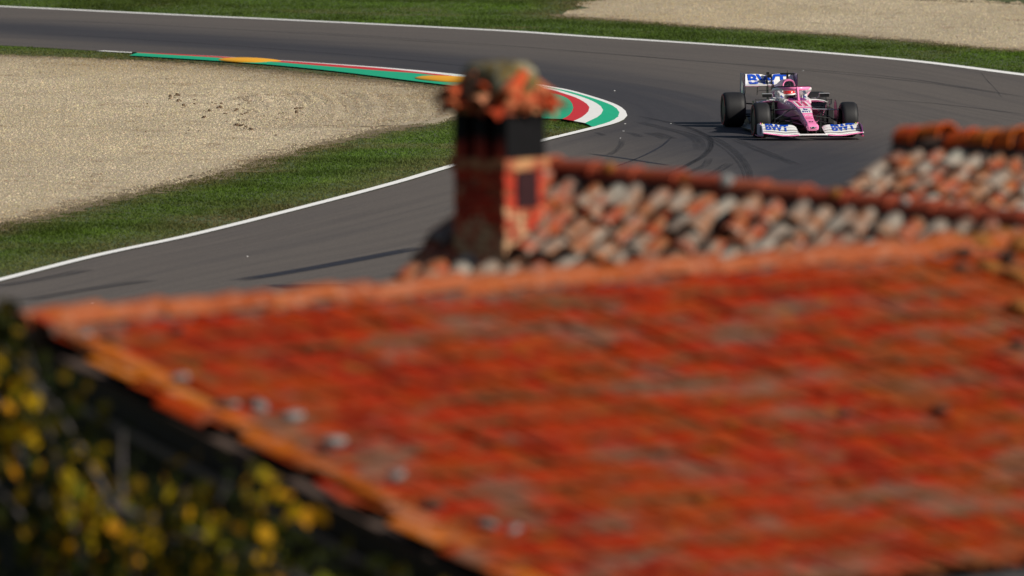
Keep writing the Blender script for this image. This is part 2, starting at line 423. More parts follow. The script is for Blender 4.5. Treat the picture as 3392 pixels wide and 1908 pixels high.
for g in (gl, gr):
    mb = MB(); mb.add([(p.x, p.y, 0.005) for p in g], [tuple(range(len(g)))])
    o = mb.build('gravel_trap', M['gravel'], kind='structure')
    if o.data.polygons[0].normal.z < 0: o.data.flip_normals()
def inside(pts, poly):
    x, y = pts[:, 0], pts[:, 1]; c = np.zeros(len(pts), bool); P = np.array([(p.x, p.y) for p in poly])
    for i in range(len(P)):
        x1, y1 = P[i]; x2, y2 = P[i - 1]
        if y1 == y2: continue
        c ^= ((y1 > y) != (y2 > y)) & (x < (x2 - x1) * (y - y1) / (y2 - y1) + x1)
    return c
def dist(pts, line):
    P = np.array([(p.x, p.y) for p in line]); d = np.full(len(pts), 1e9)
    for i in range(len(P) - 1):
        a, b = P[i], P[i + 1]; ab = b - a; u = np.clip(((pts - a) @ ab) / (ab @ ab + 1e-9), 0, 1)
        d = np.minimum(d, np.hypot(*(pts - a - u[:, None] * ab).T))
    return d
def scatter(poly, per_m2):
    P = np.array([(p.x, p.y) for p in poly]); lo, hi = P.min(0), P.max(0)
    n = int((hi - lo).prod() * per_m2); q = lo + rng.random((n, 2)) * (hi - lo)
    return q[inside(q, poly)]
def vnoise(p, sc, seed):         # smooth value noise for colour patches
    r = np.random.default_rng(seed); T = r.random((64, 64)); q = p * sc + 1000
    i = np.floor(q).astype(int); f = q - i; f = f * f * (3 - 2 * f)
    g = lambda a, b: T[(i[:, 0] + a) % 64, (i[:, 1] + b) % 64]
    return (g(0, 0) * (1 - f[:, 0]) + g(1, 0) * f[:, 0]) * (1 - f[:, 1]) + (g(0, 1) * (1 - f[:, 0]) + g(1, 1) * f[:, 0]) * f[:, 1]
def fbm(p, sc, seed): return (vnoise(p, sc, seed) + 0.5 * vnoise(p, sc * 2.1, seed + 1) + 0.25 * vnoise(p, sc * 4.3, seed + 2)) / 1.75
def cloud(name, verts, faces, cols, mat):
    me = bpy.data.meshes.new(name)
    nv, nf = len(verts), len(faces); k = faces.shape[1]
    me.vertices.add(nv); me.vertices.foreach_set('co', verts.astype(np.float32).ravel())
    me.loops.add(nf * k); me.loops.foreach_set('vertex_index', faces.astype(np.int32).ravel())
    me.polygons.add(nf); me.polygons.foreach_set('loop_start', np.arange(0, nf * k, k, dtype=np.int32))
    a = me.attributes.new('Col', 'FLOAT_COLOR', 'POINT')
    a.data.foreach_set('color', np.c_[cols, np.ones(nv)].astype(np.float32).ravel())
    me.update(calc_edges=True); me.materials.append(mat)
    return link(name, me, None, 'stuff')
M['soil_streak'] = plain('scraped_soil', (0.17, 0.115, 0.065), 0.95, var=0.5, scale=4)
arcs = []; streaks = MB()
for k in range(11):
    x0 = (640 + 44 * k + random.gauss(0, 8)) * K; am = random.uniform(.35, 1.0); a0 = random.uniform(0, 18)
    c = [gnd(x, y) for x, y in spline([(x0 - 20, (228 + a0) * K), (x0 + 24, (248 + a0 * .7) * K), (x0 + 46, 276 * K), (x0 + 26, 302 * K), (x0 - 22, (325 - k) * K)], 60)]
    q = MB(); rg = []; hh = []
    for i, p in enumerate(c):
        t_ = (c[min(i + 1, 59)] - c[max(i - 1, 0)]).normalized(); n_ = Vector((-t_.y, t_.x, 0)); e = 0.06 * math.sin(math.pi * i / 59) * am * random.uniform(.5, 1.2)
        hh.append(e); rg.append([p + n_ * .25 + Vector((0, 0, .004)), p + Vector((0, 0, .004 + e)), p - n_ * .25 + Vector((0, 0, .004))])
    q.rings(rg, closed=False); q.build('gravel_furrow', M['gravel'], kind='structure', smooth=True); arcs.append((c, 0.055 * am))
    for seg in range(9):
        i0_, i1_ = 4 + seg * 6, 4 + seg * 6 + random.randint(3, 7)
        if random.random() < 0.38 or i1_ > 59: continue
        cc = c[i0_:i1_]; mid_ = [0.34 + random.gauss(0, .07) for _ in cc]; wd = [random.uniform(.02, .16) * (0.1 if j in (0, len(cc) - 1) else 1) for j in range(len(cc))]
        lo_s, hi_s = offset(cc, [-m_ - w_ for m_, w_ in zip(mid_, wd)]), offset(cc, [-m_ + w_ for m_, w_ in zip(mid_, wd)])
        streaks.rings([[Vector((p.x, p.y, .0075)) for p in lo_s], [Vector((p.x, p.y, .0075)) for p in hi_s]], closed=False)
streaks.build('soil_streaks', M['soil_streak'], kind='structure')
def stones(poly, per_m2, label, edge_lines, soil_line=None):
    p = scatter(poly, per_m2); n = len(p)
    s = rng.uniform(0.010, 0.026, n) * np.where(rng.random(n) < 0.04, 1.6, 1); a = rng.random(n) * 6.28
    base = np.array([(1, 0), (0, 1), (-1, 0), (0, -1)], float)
    V = np.zeros((n, 5, 3))
    for k in range(4):
        q = a + k * 1.57 + rng.normal(0, 0.2, n); r = s * rng.uniform(0.7, 1.2, n)
        V[:, k, 0] = p[:, 0] + np.cos(q) * r; V[:, k, 1] = p[:, 1] + np.sin(q) * r; V[:, k, 2] = 0.004
    V[:, 4, 0] = p[:, 0] + rng.normal(0, 0.006, n); V[:, 4, 1] = p[:, 1] + rng.normal(0, 0.006, n); V[:, 4, 2] = s * rng.uniform(0.5, 1.15, n)
    hum = np.clip((fbm(p, 1.6, 5) - 0.62) * 5, 0, 1)     # raked-up soil
    fur = np.zeros(n); soil_f = np.zeros(n)
    if soil_line is not None:
        for c_, e_ in arcs:
            dd = dist(p, c_); fur = np.maximum(fur, e_ * np.clip(1 - dd / .25, 0, 1)); soil_f = np.maximum(soil_f, np.clip(1 - np.abs(dd - .33) / .14, 0, 1) * e_ / .055)
    V[:, :, 2] += fur[:, None]
    hum = np.maximum(hum, 0.75 * soil_f)
    c = np.array((0.455, 0.385, 0.270)) * rng.uniform(0.70, 1.24, (n, 1)) + rng.normal(0, 0.015, (n, 3))
    warm = fbm(p, 0.25, 9)[:, None]
    c = c * (1 - 0.10 * warm) + np.array((0.03, 0.015, -0.01)) * warm
    d = dist(p, edge_lines); e = np.clip(1 - d / 0.9, 0, 1)[:, None] * rng.random((n, 1))
    c = c * (1 - 0.45 * e) + np.array((0.16, 0.11, 0.06)) * 0.45 * e
    if soil_line is not None:
        e2 = (np.clip(1 - dist(p, soil_line) / 3.4, 0, 1) * rng.uniform(0.3, 1.2, n) * (0.4 + fbm(p, .6, 77)))[:, None]; e2 = np.clip(e2, 0, .85)
        c = c * (1 - e2) + np.array((0.17, 0.125, 0.07)) * e2
    c = c * (0.80 + 0.40 * fbm(p * np.array((1.0, 0.45)), 0.4, 61))[:, None]
    br = np.clip((fbm(p * np.array((1.0, 0.5)), 0.22, 33) - 0.5) * 3, 0, 1)[:, None]; c = c * (1 - 0.22 * br) + np.array((0.055, 0.030, 0.0)) * br
    so = (hum * (rng.random(n) < 0.7))[:, None] * 0.75
    c = c * (1 - so) + np.array((0.17, 0.105, 0.055)) * so
    o = np.arange(n)[:, None] * 5
    fs = np.concatenate([o + np.array([[k, (k + 1) % 4, 4]]) for k in range(4)])
    cl = np.clip(np.repeat(c[:, None, :], 5, 1), 0.02, 0.9).reshape(-1, 3)
    ob = cloud('gravel_stones', V.reshape(-1, 3), fs, cl, M['stone'])
    tag(ob, label, 'gravel')
stones(gl, 300, 'pale loose gravel filling the run-off bed inside the bend', gl, [gnd(*p) for p in gravL_up])
stones(gr, 220, 'pale loose gravel bed beyond the far grass verge', gr)
# raked ripples and lumps of soil in the near gravel bed
mbl = MB()
for i in range(150):
    if i < 70:
        ax, ay, bx, by = random.choice([(980, 515, 1050, 590), (1085, 520, 1150, 600), (1170, 525, 1255, 610), (1300, 550, 1350, 612), (1385, 560, 1440, 612), (860, 488, 940, 552), (1480, 540, 1540, 600), (1160, 620, 1280, 660)])
        u_ = random.random(); cx = (ax + (bx - ax) * (u_ ** .7) + random.gauss(0, 16)) / 1.519; cy = (ay + (by - ay) * u_ + random.gauss(0, 9)) / 1.519
    else: cx, cy = random.uniform(450, 1050), random.uniform(330, 470)
    c = gnd(cx, cy); r = random.uniform(0.02, 0.06) if i < 70 else random.uniform(.012, .03); hgt = r * random.uniform(0.5, 1.1)
    vs = [c + Vector((math.cos(q) * r * random.uniform(.6, 1.3), math.sin(q) * r * random.uniform(.6, 1.3), 0)) for q in [j * 1.047 for j in range(6)]]
    vs += [c + Vector((math.cos(q) * r * .5, math.sin(q) * r * .5, hgt)) for q in [j * 1.047 + .3 for j in range(6)]]
    mbl.add(vs, [(j, (j + 1) % 6, 6 + (j + 1) % 6, 6 + j) for j in range(6)] + [tuple(range(6, 12))])
o = mbl.build('soil_lumps', plain('damp_soil', (0.11, 0.07, 0.04), 0.95, var=0.4, scale=3), kind='stuff'); tag(o, 'dark clods of soil raked up in the gravel bed', 'soil')

M['rim_soil'] = plain('dry_soil_rim', (0.155, 0.115, 0.065), 0.95, var=0.5, scale=2.5)
for ln in (gravL_lo, gravR[:11], gravL_up):
    c = [gnd(*p) for p in spline(ln, 160)]
    strip('soil_rim', offset(c, [0.22 + abs(random.gauss(0, .22)) for _ in c]), offset(c, [-0.22 - abs(random.gauss(0, .22)) for _ in c]), M['rim_soil'], 0.0065, 0.0065)
def tufts(poly, per_m2, dry_line, dry_w, label, hgt=0.042, mult=1.0, edge=None):
    p = scatter(poly, per_m2); n = len(p); NB = 3
    d = dist(p, dry_line)
    dry = np.clip(1 - d / dry_w, 0, 1) * 0.9 + np.clip((fbm(p, 0.45, 3) - 0.60) * 3, 0, 0.55)
    if edge is not None: dry = dry + np.clip(1 - dist(p, edge) / 1.8, 0, 1) * 0.85
    dry = np.clip(dry * rng.uniform(0.5, 1.3, n), 0, 1)
    keep = rng.random(n) > dry * 0.35; p, dry = p[keep], dry[keep]; n = len(p)
    lush = np.clip((fbm(p, 0.5, 21) - 0.42) * 3.4, 0, 1); yg = np.clip((fbm(p, 0.30, 44) - 0.56) * 5, 0, 1)
    V = np.zeros((n, NB, 3, 3)); h = hgt * rng.uniform(0.5, 1.3, n) * (0.65 + 0.6 * lush) * (1 - 0.4 * dry)
    for b in range(NB):
        a = rng.random(n) * 6.28; w = rng.uniform(0.008, 0.016, n); ox = rng.normal(0, 0.03, n); oy = rng.normal(0, 0.03, n)
        x, y = p[:, 0] + ox, p[:, 1] + oy; ln = rng.normal(0, 0.6, n) * h
        V[:, b, 0] = np.c_[x - np.cos(a) * w, y - np.sin(a) * w, np.zeros(n)]
        V[:, b, 1] = np.c_[x + np.cos(a) * w, y + np.sin(a) * w, np.zeros(n)]
        V[:, b, 2] = np.c_[x + ln, y + rng.normal(0, 0.5, n) * h, h * rng.uniform(0.7, 1.2, n)]
    g1, g2 = np.array((0.044, 0.098, 0.010)), np.array((0.108, 0.158, 0.032))
    c = g1 * (1 - (0.35 + 0.0 * lush)[:, None]) + g2 * 0.35
    c = c * (1.30 - 0.55 * lush)[:, None] + np.array((0.03, 0.07, -0.003)) * yg[:, None] * 0.8
    c = c * (1 - dry[:, None]) + np.array((0.17, 0.135, 0.065)) * dry[:, None]
    drift = fbm(p * np.array((1.0, 0.35)), 0.16, 91)[:, None]
    c = c * (0.62 + 0.76 * drift) + np.array((0.018, 0.010, 0.0)) * (1 - drift)
    c = c * rng.uniform(0.8, 1.2, (n, 1)) * mult
    fs = np.arange(n * NB * 3).reshape(-1, 3)
    cl = np.clip(np.repeat(c, NB * 3, 0), 0.005, 0.8)
    ob = cloud('grass_tufts', V.reshape(-1, 3), fs, cl, M['blade']); tag(ob, label, 'grass')
near_line = [gnd(x, y) for x, y in spline(E0[23:], 80)]
tA = [gnd(x, y) for x, y in [(-420, 830)] + gravL_lo[-2::-1] + [(1640, 372), (1760, 386), (1790, 397), (1860, 405), (1938, 416), (1962, 424)]] + [gnd(x, y) for x, y in [(1889, 445), (1835, 457), (1780, 472), (1517, 545), (1325, 601), (1060, 671), (662, 769), (331, 840), (0, 922), (-420, 1025)]]
tufts(tA, 230, [gnd(*p) for p in gravL_lo], 1.2, 'green grass verge between the gravel bed and the near white line', edge=near_line)
tB = [gnd(x, y) for x, y in [(-420, 130), (-150, 145), (0, 153), (199, 164), (331, 172), (431, 178), (428, 190), (563, 198), (729, 209), (928, 224), (1126, 245), (1325, 270), (1510, 294), (1640, 320), (1560, 345)]] + [gnd(x, y) for x, y in gravL_up[-2::-1]]
tufts(tB, 200, [gnd(*p) for p in gravL_up], 3.4, 'thin brownish grass strip between the gravel bed and the green kerb', edge=[gnd(x, y + 2) for x, y in [(662, 203), (928, 222), (1126, 242), (1510, 291)]])
tC = [gnd(x, y - 1.5) for x, y in [(-420, 3), (0, 20), (500, 43.5), (1100, 71.5), (1700, 102), (1956, 119), (2253, 138.5), (2550, 158), (2814, 179), (3078, 204), (3392, 243), (3800, 305)]] + \
     [gnd(x, y) for x, y in [(3800, 215), (3392, 168), (3210, 155), (3078, 139), (2880, 124), (2682, 109), (2484, 96), (2286, 86), (2088, 68), (1880, 56), (1850, 48), (1900, 36), (1960, 10), (2100, -22), (2100, -45), (-420, -45)]]
tufts(tC, 140, [gnd(*p) for p in [(1960, 5), (1900, 36), (1850, 48), (1880, 56), (2088, 68), (2484, 96), (2880, 124), (3392, 168)]], 1.5, 'green grass verge beyond the far white line', hgt=0.046)
tD = [gnd(x, y) for x, y in [(2100, -24), (2600, -30), (3100, -12), (3250, -3), (3392, 7), (3800, 28), (3800, -45), (2100, -45)]]
tufts(tD, 60, [gnd(*p) for p in [(2100, -24), (2600, -30), (3100, -12), (3250, -3), (3392, 7), (3800, 28)]], 2.5, 'dry grass at the far rim of the gravel bed')
# white crumbs of debris on the track
mbd = MB()
for px, py in [z4(p) for p in [(437, 582), (418, 670), (378, 755), (985, 580), (308, 186)]] + [(2660, 235), (820, 850), (305, 1003)]:
    c = gnd(px, py, 0.010); mbd.box(c + Vector((0, 0, 0.006)), (random.uniform(.015, .025), random.uniform(.02, .04), 0.006), Matrix.Rotation(random.random() * 3, 3, 'Z'))
o = mbd.build('track_debris', M['line'], kind='stuff'); tag(o, 'small white crumbs of debris scattered on the asphalt', 'debris')

# ------------------------------------------------------------------ houses
def tile_material(name, stops, lichen, island, spots=0.35, patch=0.55, ends=0.0, pscale=0.55, streak=None):
    """fired clay with a colour for each tile and patches of lichen"""
    m, t, b = new_mat(name)
    P = pos(t)
    rnd = t.nodes.new('ShaderNodeNewGeometry').outputs['Random Per Island'] if island else t.nodes.new('ShaderNodeObjectInfo').outputs['Random']
    mix = math_(t, 'ADD', math_(t, 'MULTIPLY', rnd, 1 - patch), math_(t, 'MULTIPLY', ramp(t, noise(t, pscale, 4, P), [(0.28, 0.0), (0.72, 1.0)]), patch))
    c = ramp(t, mix, stops)
    n2 = noise(t, 7.5, 5, P, 0.7)
    c = mixc(t, ramp(t, n2, [(0.50, 0.0), (0.66, spots)]), c, lichen)
    if streak:      # patches of grey and orange lichen drawn out down the slope
        so = mapping(t, mapping(t, P, rot=(0, 0, -streak), loc=(0, 0, 0)), (1.5, 0.5, 0.5))
        c = mixc(t, ramp(t, noise(t, 1.3, 5, so, 0.65), [(0.51, 0.0), (0.61, 0.75)]), c, (0.135, 0.095, 0.065))
        c = mixc(t, ramp(t, noise(t, 0.9, 4, mapping(t, so, loc=(7, 3, 1)), 0.6), [(0.54, 0.0), (0.70, 0.5)]), c, (0.20, 0.040, 0.002))
        sx = t.nodes.new('ShaderNodeSeparateXYZ'); t.links.new(P, sx.inputs[0])
        far = math_(t, 'MULTIPLY', ramp(t, math_(t, 'DIVIDE', math_(t, 'SUBTRACT', sx.outputs[1], 78.0), 12.0), [(0.55, 0.0), (0.95, 1.0)]), ramp(t, noise(t, 1.1, 4, mapping(t, P, loc=(1, 8, 2))), [(0.40, 0.0), (0.58, 0.9)]))
        c = mixc(t, far, c, (0.25, 0.066, 0.005))
    if ends:        # lichen grows on the exposed lower lip of each tile
        rn = t.nodes.new('ShaderNodeAttribute'); rn.attribute_name = 'run'
        e = math_(t, 'MULTIPLY', ramp(t, rn.outputs['Fac'], [(0.66, 0.0), (0.92, ends)]), ramp(t, noise(t, 1.6, 4, P), [(0.36, 0.1), (0.60, 1.0)]))
        c = mixc(t, e, c, (0.135, 0.050, 0.018))
    n3 = noise(t, 3.1, 4, mapping(t, P, loc=(5, 9, 3)), 0.6)
    c = mixc(t, ramp(t, n3, [(0.60, 0.0), (0.70, 0.5)]), c, (0.30, 0.10, 0.008))
    t.links.new(c, b.inputs['Base Color']); b.inputs['Roughness'].default_value = 0.95
    b.inputs['Specular IOR Level'].default_value = 0.1
    bp = t.nodes.new('ShaderNodeBump'); bp.inputs['Strength'].default_value = 0.4; bp.inputs['Distance'].default_value = 0.01
    t.links.new(noise(t, 40, 3, P), bp.inputs['Height']); t.links.new(bp.outputs[0], b.inputs['Normal'])
    return m
red_stops = [(0.0, (0.075, 0.009, 0.003)), (0.18, (0.16, 0.009, 0.0015)), (0.44, (0.265, 0.0145, 0.001)), (0.64, (0.255, 0.027, 0.001)), (0.80, (0.15, 0.030, 0.006)), (0.93, (0.13, 0.060, 0.030)), (1.0, (0.20, 0.165, 0.135))]
grey_stops = [(0.0, (0.06, 0.04, 0.032)), (0.24, (0.18, 0.11, 0.08)), (0.36, (0.30, 0.05, 0.018)), (0.46, (0.24, 0.09, 0.035)), (0.62, (0.22, 0.165, 0.13)), (0.82, (0.30, 0.275, 0.235)), (1.0, (0.20, 0.21, 0.17))]
ridge_stops = [(0.0, (0.18, 0.028, 0.006)), (0.5, (0.27, 0.074, 0.028)), (0.8, (0.22, 0.045, 0.006)), (1.0, (0.26, 0.13, 0.08))]
dark_ridge = [(0.0, (0.24, 0.045, 0.022)), (0.6, (0.32, 0.06, 0.03)), (0.93, (0.36, 0.10, 0.05)), (1.0, (0.50, 0.36, 0.28))]
TM = {}
for isl in (False, True):
    TM['red', isl] = tile_material('red_clay_tile', red_stops, (0.20, 0.075, 0.028), isl, 0.35, 0.62, 0.9, 0.8, R(-41.5))
    TM['grey', isl] = tile_material('lichened_clay_tile', grey_stops, (0.31, 0.29, 0.245), isl, 0.85, 0.55, 0.0, 3.2)
TM['edge'] = tile_material('orange_lichened_tile', [(0.0, (0.16, 0.030, 0.004)), (0.3, (0.33, 0.075, 0.004)), (0.6, (0.40, 0.115, 0.006)), (0.85, (0.36, 0.06, 0.008)), (0.94, (0.30, 0.14, 0.07)), (1.0, (0.45, 0.43, 0.40))], (0.45, 0.42, 0.36), False, 0.25, 0.15)
TM['ridge'] = tile_material('pale_ridge_clay', ridge_stops, (0.34, 0.20, 0.14), False, 0.5, 0.45)
TM['dridge'] = tile_material('dark_ridge_clay', dark_ridge, (0.34, 0.10, 0.05), False, 0.4, 0.15)
M['deck'] = plain('dark_roof_boards', (0.05, 0.03, 0.022), 0.9, var=0.4)  # dark brown base colour of the deck
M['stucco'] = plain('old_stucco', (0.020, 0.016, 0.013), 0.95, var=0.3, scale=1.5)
M['board'] = plain('weathered_board', (0.035, 0.026, 0.022), 0.85, var=0.35, scale=6)
M['gutter'] = plain('dark_gutter_metal', (0.03, 0.03, 0.033), 0.5, metal=0.5)

def tile_mesh(name, mat, r0, r1, L, th=0.016, seg=6, flip=False, flat=0.92):
    """half-round clay tile: x across, y from upper to lower end, z out of the roof"""
    v, f = [], []
    for (y, r) in ((0, r0), (L, r1)):
        for rr in (r, r - th):
            for k in range(seg + 1):
                a = math.pi * k / seg
                v.append((rr * math.cos(a), y, (-1 if flip else 1) * rr * math.sin(a) * flat))
    n = seg + 1
    for k in range(seg):
        f.append((k, k + 1, 2 * n + k + 1, 2 * n + k))
        f.append((2 * n + k, 2 * n + k + 1, 3 * n + k + 1, 3 * n + k))
        f.append((n + k, n + k + 1, k + 1, k))
    f.append((0, 2 * n, 3 * n, n)); f.append((seg, n + seg, 3 * n + seg, 2 * n + seg))
    me = bpy.data.meshes.new(name); me.from_pydata(v, [], f); me.materials.append(mat)
    bm = bmesh.new(); bm.from_mesh(me); bmesh.ops.recalc_face_normals(bm, faces=bm.faces); bm.to_mesh(me); bm.free()
    at = me.attributes.new('run', 'FLOAT', 'POINT')
    for i, p in enumerate(me.vertices): at.data[i].value = p.co.y / L
    return me
def frame(o, X, Y, Z):
    m = Matrix((X, Y, Z)).transposed().to_4x4(); m.translation = o; return m

class Roof:
    def __init__(s, O, U, V, base, root, deck_name='roof'):
        s.O, s.U, s.V = O, U.normalized(), V.normalized(); s.N = s.U.cross(s.V)
        if s.N.z < 0: s.N = -s.N
        s.base, s.root = base, root
    def p(s, u, v, h=0): return s.O + s.U * u + s.V * v + s.N * h
    def deck(s, u0, u1, v0, v1, lab=None):
        q = [s.p(u0, v0, -0.10), s.p(u1, v0, -0.10), s.p(u1, v1, -0.10), s.p(u0, v1, -0.10)]
        m = MB(); m.rings([[p for p in q], [p - s.N * 0.06 for p in q]])
        s.obj = m.build('roof', M['deck'], s.root, off=s.base)
        return s.obj
    def mat(s, u, v, h, tilt, du=0, yaw=0, roll=0):
        m = frame(s.p(u, v, h) - s.base, s.U, s.V, s.N) if s.U.cross(s.V).dot(s.N) > 0 else frame(s.p(u, v, h) - s.base, -s.U, s.V, s.N)
        return m @ Euler((tilt, roll, yaw)).to_matrix().to_4x4()

def lay(roof, u0, u1, v0, v1, pitch_u, expo, size, key, edge_cols=0, edge_side=0, cap=300, seed=1, visible=None, jit=1.0, flat=0.92, edge_mix=0.8, ragged=False):
    rr = random.Random(seed)
    r0, r1, L = size
    me = tile_mesh('roof_tile', TM[key, False], r0, r1, L, flat=flat); me_e = tile_mesh('roof_tile', TM['edge'], r0, r1 * 1.05, L, flat=flat)
    stuff = MB(); pans = MB(); cand = []
    nu = int((u1 - u0) / pitch_u); nv = int((v1 - v0) / expo)
    pan = tile_mesh('pan', TM[key, True], r1, r0, L, flip=True, flat=flat); pv = [Vector(v.co) for v in pan.vertices]; pf = [tuple(p.vertices) for p in pan.polygons]
    cv = [Vector(v.co) for v in me.vertices]; cf = [tuple(p.vertices) for p in me.polygons]
    for i in range(nu + 1):
        cu = rr.gauss(0, 0.008)
        for j in range(nv):
            u = u0 + i * pitch_u + cu + rr.gauss(0, 0.007) * jit; v = v0 + j * expo + rr.gauss(0, 0.022) * jit
            m = roof.mat(u, v, 0.0 + rr.gauss(0, 0.006) * jit, 0.06 + rr.gauss(0, 0.014) * jit, yaw=rr.gauss(0, 0.035) * jit, roll=rr.gauss(0, 0.05) * jit)
            if ragged and i == 0:
                if rr.random() < 0.16: continue
                m = roof.mat(u - abs(rr.gauss(0, 0.06)), v + rr.gauss(0, 0.06), abs(rr.gauss(0, 0.03)), 0.06 + rr.gauss(0, 0.05), yaw=rr.gauss(0, 0.16), roll=rr.gauss(0, 0.14))
            cand.append((i, j, m))
            if i < nu:
                mp = roof.mat(u + pitch_u / 2, v, -0.004, 0.055, yaw=rr.gauss(0, 0.02))
                pans.add([mp @ q for q in pv], pf)
    def score(c):
        w = c[2].translation + roof.base
        a, b = proj(w)
        vis = visible is None or visible(c[0], c[1], a, b)
        return (0 if vis else 1, w.y - (3 if c[0] < edge_cols else 0))
    cand.sort(key=score)
    for k, (i, j, m) in enumerate(cand):
        if k < cap and score((i, j, m))[0] == 0:
            o = link('roof_tile', me_e if i < edge_cols and rr.random() < edge_mix else me, roof.obj); o.matrix_basis = m
        else: stuff.add([m @ q for q in cv], cf)
    bpy.data.meshes.remove(pan)
    def runs(o, run):
        at = o.data.attributes.new('run', 'FLOAT', 'POINT'); n = len(o.data.vertices)
        at.data.foreach_set('value', (run * (n // len(run) + 1))[:n])
    runs(pans.build('pan_tiles', TM[key, True], roof.obj, kind='stuff'), [q.y / L for q in pv])
    if stuff.v: runs(stuff.build('roof_tiles', TM[key, True], roof.obj, kind='stuff'), [q.y / L for q in cv])
def proj(w):
    x, y, z = w; fw = y * cT + (H - z) * sT; dn = (H - z) * cT - y * sT
    return CX + F * x / fw, CY + F * dn / fw
def ridge_tiles(roof, a, b, expo, r, key, seed, overlap=0.07, name='ridge_tile', mats=None, gap=0.0, jit=1.0):
    q = MB(); q.tube([a - Vector((0, 0, r * .55)), b - Vector((0, 0, r * .55))], r * 1.02, 8); q.build('ridge_bed', M['deck'], roof.obj, off=roof.base)
    rr = random.Random(seed); d = b - a; n = int(d.length / expo); d = d.normalized()
    up = Vector((0, 0, 1)); s = d.cross(up).normalized(); up = s.cross(d)
    me = tile_mesh(name, TM[key], r * 0.88, r, expo + overlap - gap, th=0.02, seg=7)
    for k in range(n):
        o = link(name, me, roof.obj)
        m = frame(a + d * (k * expo) + up * (rr.gauss(0, 0.006) * jit) - roof.base, s, d, up)
        o.matrix_basis = m @ Euler((0.035 + rr.gauss(0, 0.012) * jit, rr.gauss(0, 0.04) * jit, rr.gauss(0, 0.02) * jit)).to_matrix().to_4x4()

# --- front house: broad red roof, its gable wall in shade
P1 = R(18.5)
O1 = dep(62 * K, 822 * K, 79.0); Rr = gnd(2420 * K, 632 * K, O1.z)
U1 = (Rr - O1).normalized(); W1 = Vector((U1.y, -U1.x, 0))
V1 = (W1 * math.cos(P1) - Vector((0, 0, math.sin(P1)))).normalized()
B1 = Vector((O1.x + W1.x * 3 + U1.x * 5, O1.y + W1.y * 3 + U1.y * 5, 0))
h1 = empty('front_house', B1, 'low house in front with the broad red tiled roof that fills the lower photo', 'house')
roof1 = Roof(O1, U1, V1, B1, h1); LV = 5.54
roof1.deck(0.03, 13.4, 0, LV)
lay(roof1, 0.07, 13.3, 0.06, LV + .05, 0.245, 0.392, (0.105, 0.117, 0.47), 'red', edge_cols=2, seed=3, flat=0.20, ragged=True,
    visible=lambda i, j, a, b: -60 < a < 3450 and b < 1960)
ridge_tiles(roof1, roof1.p(-0.06, 0, 0.0), roof1.p(13.3, 0, 0.0), 0.37, 0.135, 'ridge', 4, jit=2.6)
# grey stones and mortar lumps weighing down the verge, moss at the far end
rs = random.Random(3)
def lump(name, px, py, d, r, mat, squash=0.55):
    c = dep(px * K, py * K, d); t_ = (roof1.O - Vector((0, 0, H))).dot(roof1.N) / Vector(ray(px * K, py * K)).dot(roof1.N); c = Vector((0, 0, H)) + Vector(ray(px * K, py * K)) * t_ + roof1.N * (0.05 + r * squash * .4)
    q = MB(); q.ell((0, 0, 0), (r, r * rs.uniform(.7, 1.1), r * squash), n=9, m=6)
    q.v = [tuple(k * rs.uniform(.85, 1.15) for k in v) for v in q.v]
    o = q.build(name, mat, h1, weld=True); o.location = c - B1; o.rotation_euler = (rs.gauss(0, .2), rs.gauss(0, .2), rs.random() * 3)
M['greystone'] = plain('pale_verge_stone', (0.17, 0.17, 0.165), 0.95, var=0.6, scale=10)
M['moss'] = plain('dark_orange_moss', (0.20, 0.070, 0.006), 0.95, var=0.6, scale=9)
M['umber'] = plain('dark_moss_and_gap_shade', (0.045, 0.022, 0.012), 0.95, var=0.5, scale=9)  # dark moss colour, also used for painted shade in tile gaps
for px, py, r in ((222, 852, .07), (458, 965, .10), (592, 1030, .07), (660, 1035, .09), (742, 1062, .11), (848, 1128, .13), (1002, 1212, .10), (1232, 1335, .10), (1300, 1345, .08)): lump('verge_stone', px - 12, py + 6, 78, r * .8, M['greystone'], .4)
for px, py, r in ((262, 868, .07), (560, 1035, .07), (640, 1020, .05), (810, 1150, .06), (1085, 1290, .10), (440, 850, .07), (2120, 1060, .08), (2360, 1050, .09), (2560, 880, .08)): lump('gap_shade_lump', px, py, 78, r, M['umber'], .3)  # dark lumps added to paint the shade in gaps between tiles
for px, py, r in ((2395, 622, .11), (2450, 632, .14), (2505, 615, .13), (2565, 640, .15), (2480, 690, .10), (2550, 720, .12), (2565, 800, .13), (2330, 640, .08)): lump('moss_clump', px, py, 88, r, M['moss'])
for px, py, r in ((2350, 612, .08), (2420, 655, .08), (2530, 670, .09), (2410, 690, .07)): lump('dark_moss_clump', px, py, 88, r, M['umber'])
# back slope, gable walls and the eave
Vb = (-W1 * math.cos(P1) - Vector((0, 0, math.sin(P1)))).normalized(); Nb = (U1.cross(Vb)).normalized()
if Nb.z < 0: Nb = -Nb
mb = MB(); q = [roof1.O + U1 * a + Vb * c - Nb * 0.06 for a, c in ((0.03, 0), (13.4, 0), (13.4, 2.6), (0.03, 2.6))]
mb.rings([q, [p - Nb * 0.06 for p in q]]); mb.build('back_slope', TM['red', True], h1, off=B1)
mb = MB()
def wallpoly(u):
    pts = [roof1.p(u, LV - 0.35, -0.17), roof1.p(u, 0, -0.17), roof1.O + U1 * u + Vb * 2.3 - Nb * 0.17]
    lo = [Vector((p.x, p.y, 0)) for p in (pts[2], pts[0])]
    return pts + lo
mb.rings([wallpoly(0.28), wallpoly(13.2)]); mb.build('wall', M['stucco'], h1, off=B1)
mb = MB(); a, b = roof1.p(0.10, -0.0, -0.16), roof1.p(0.10, LV, -0.16)
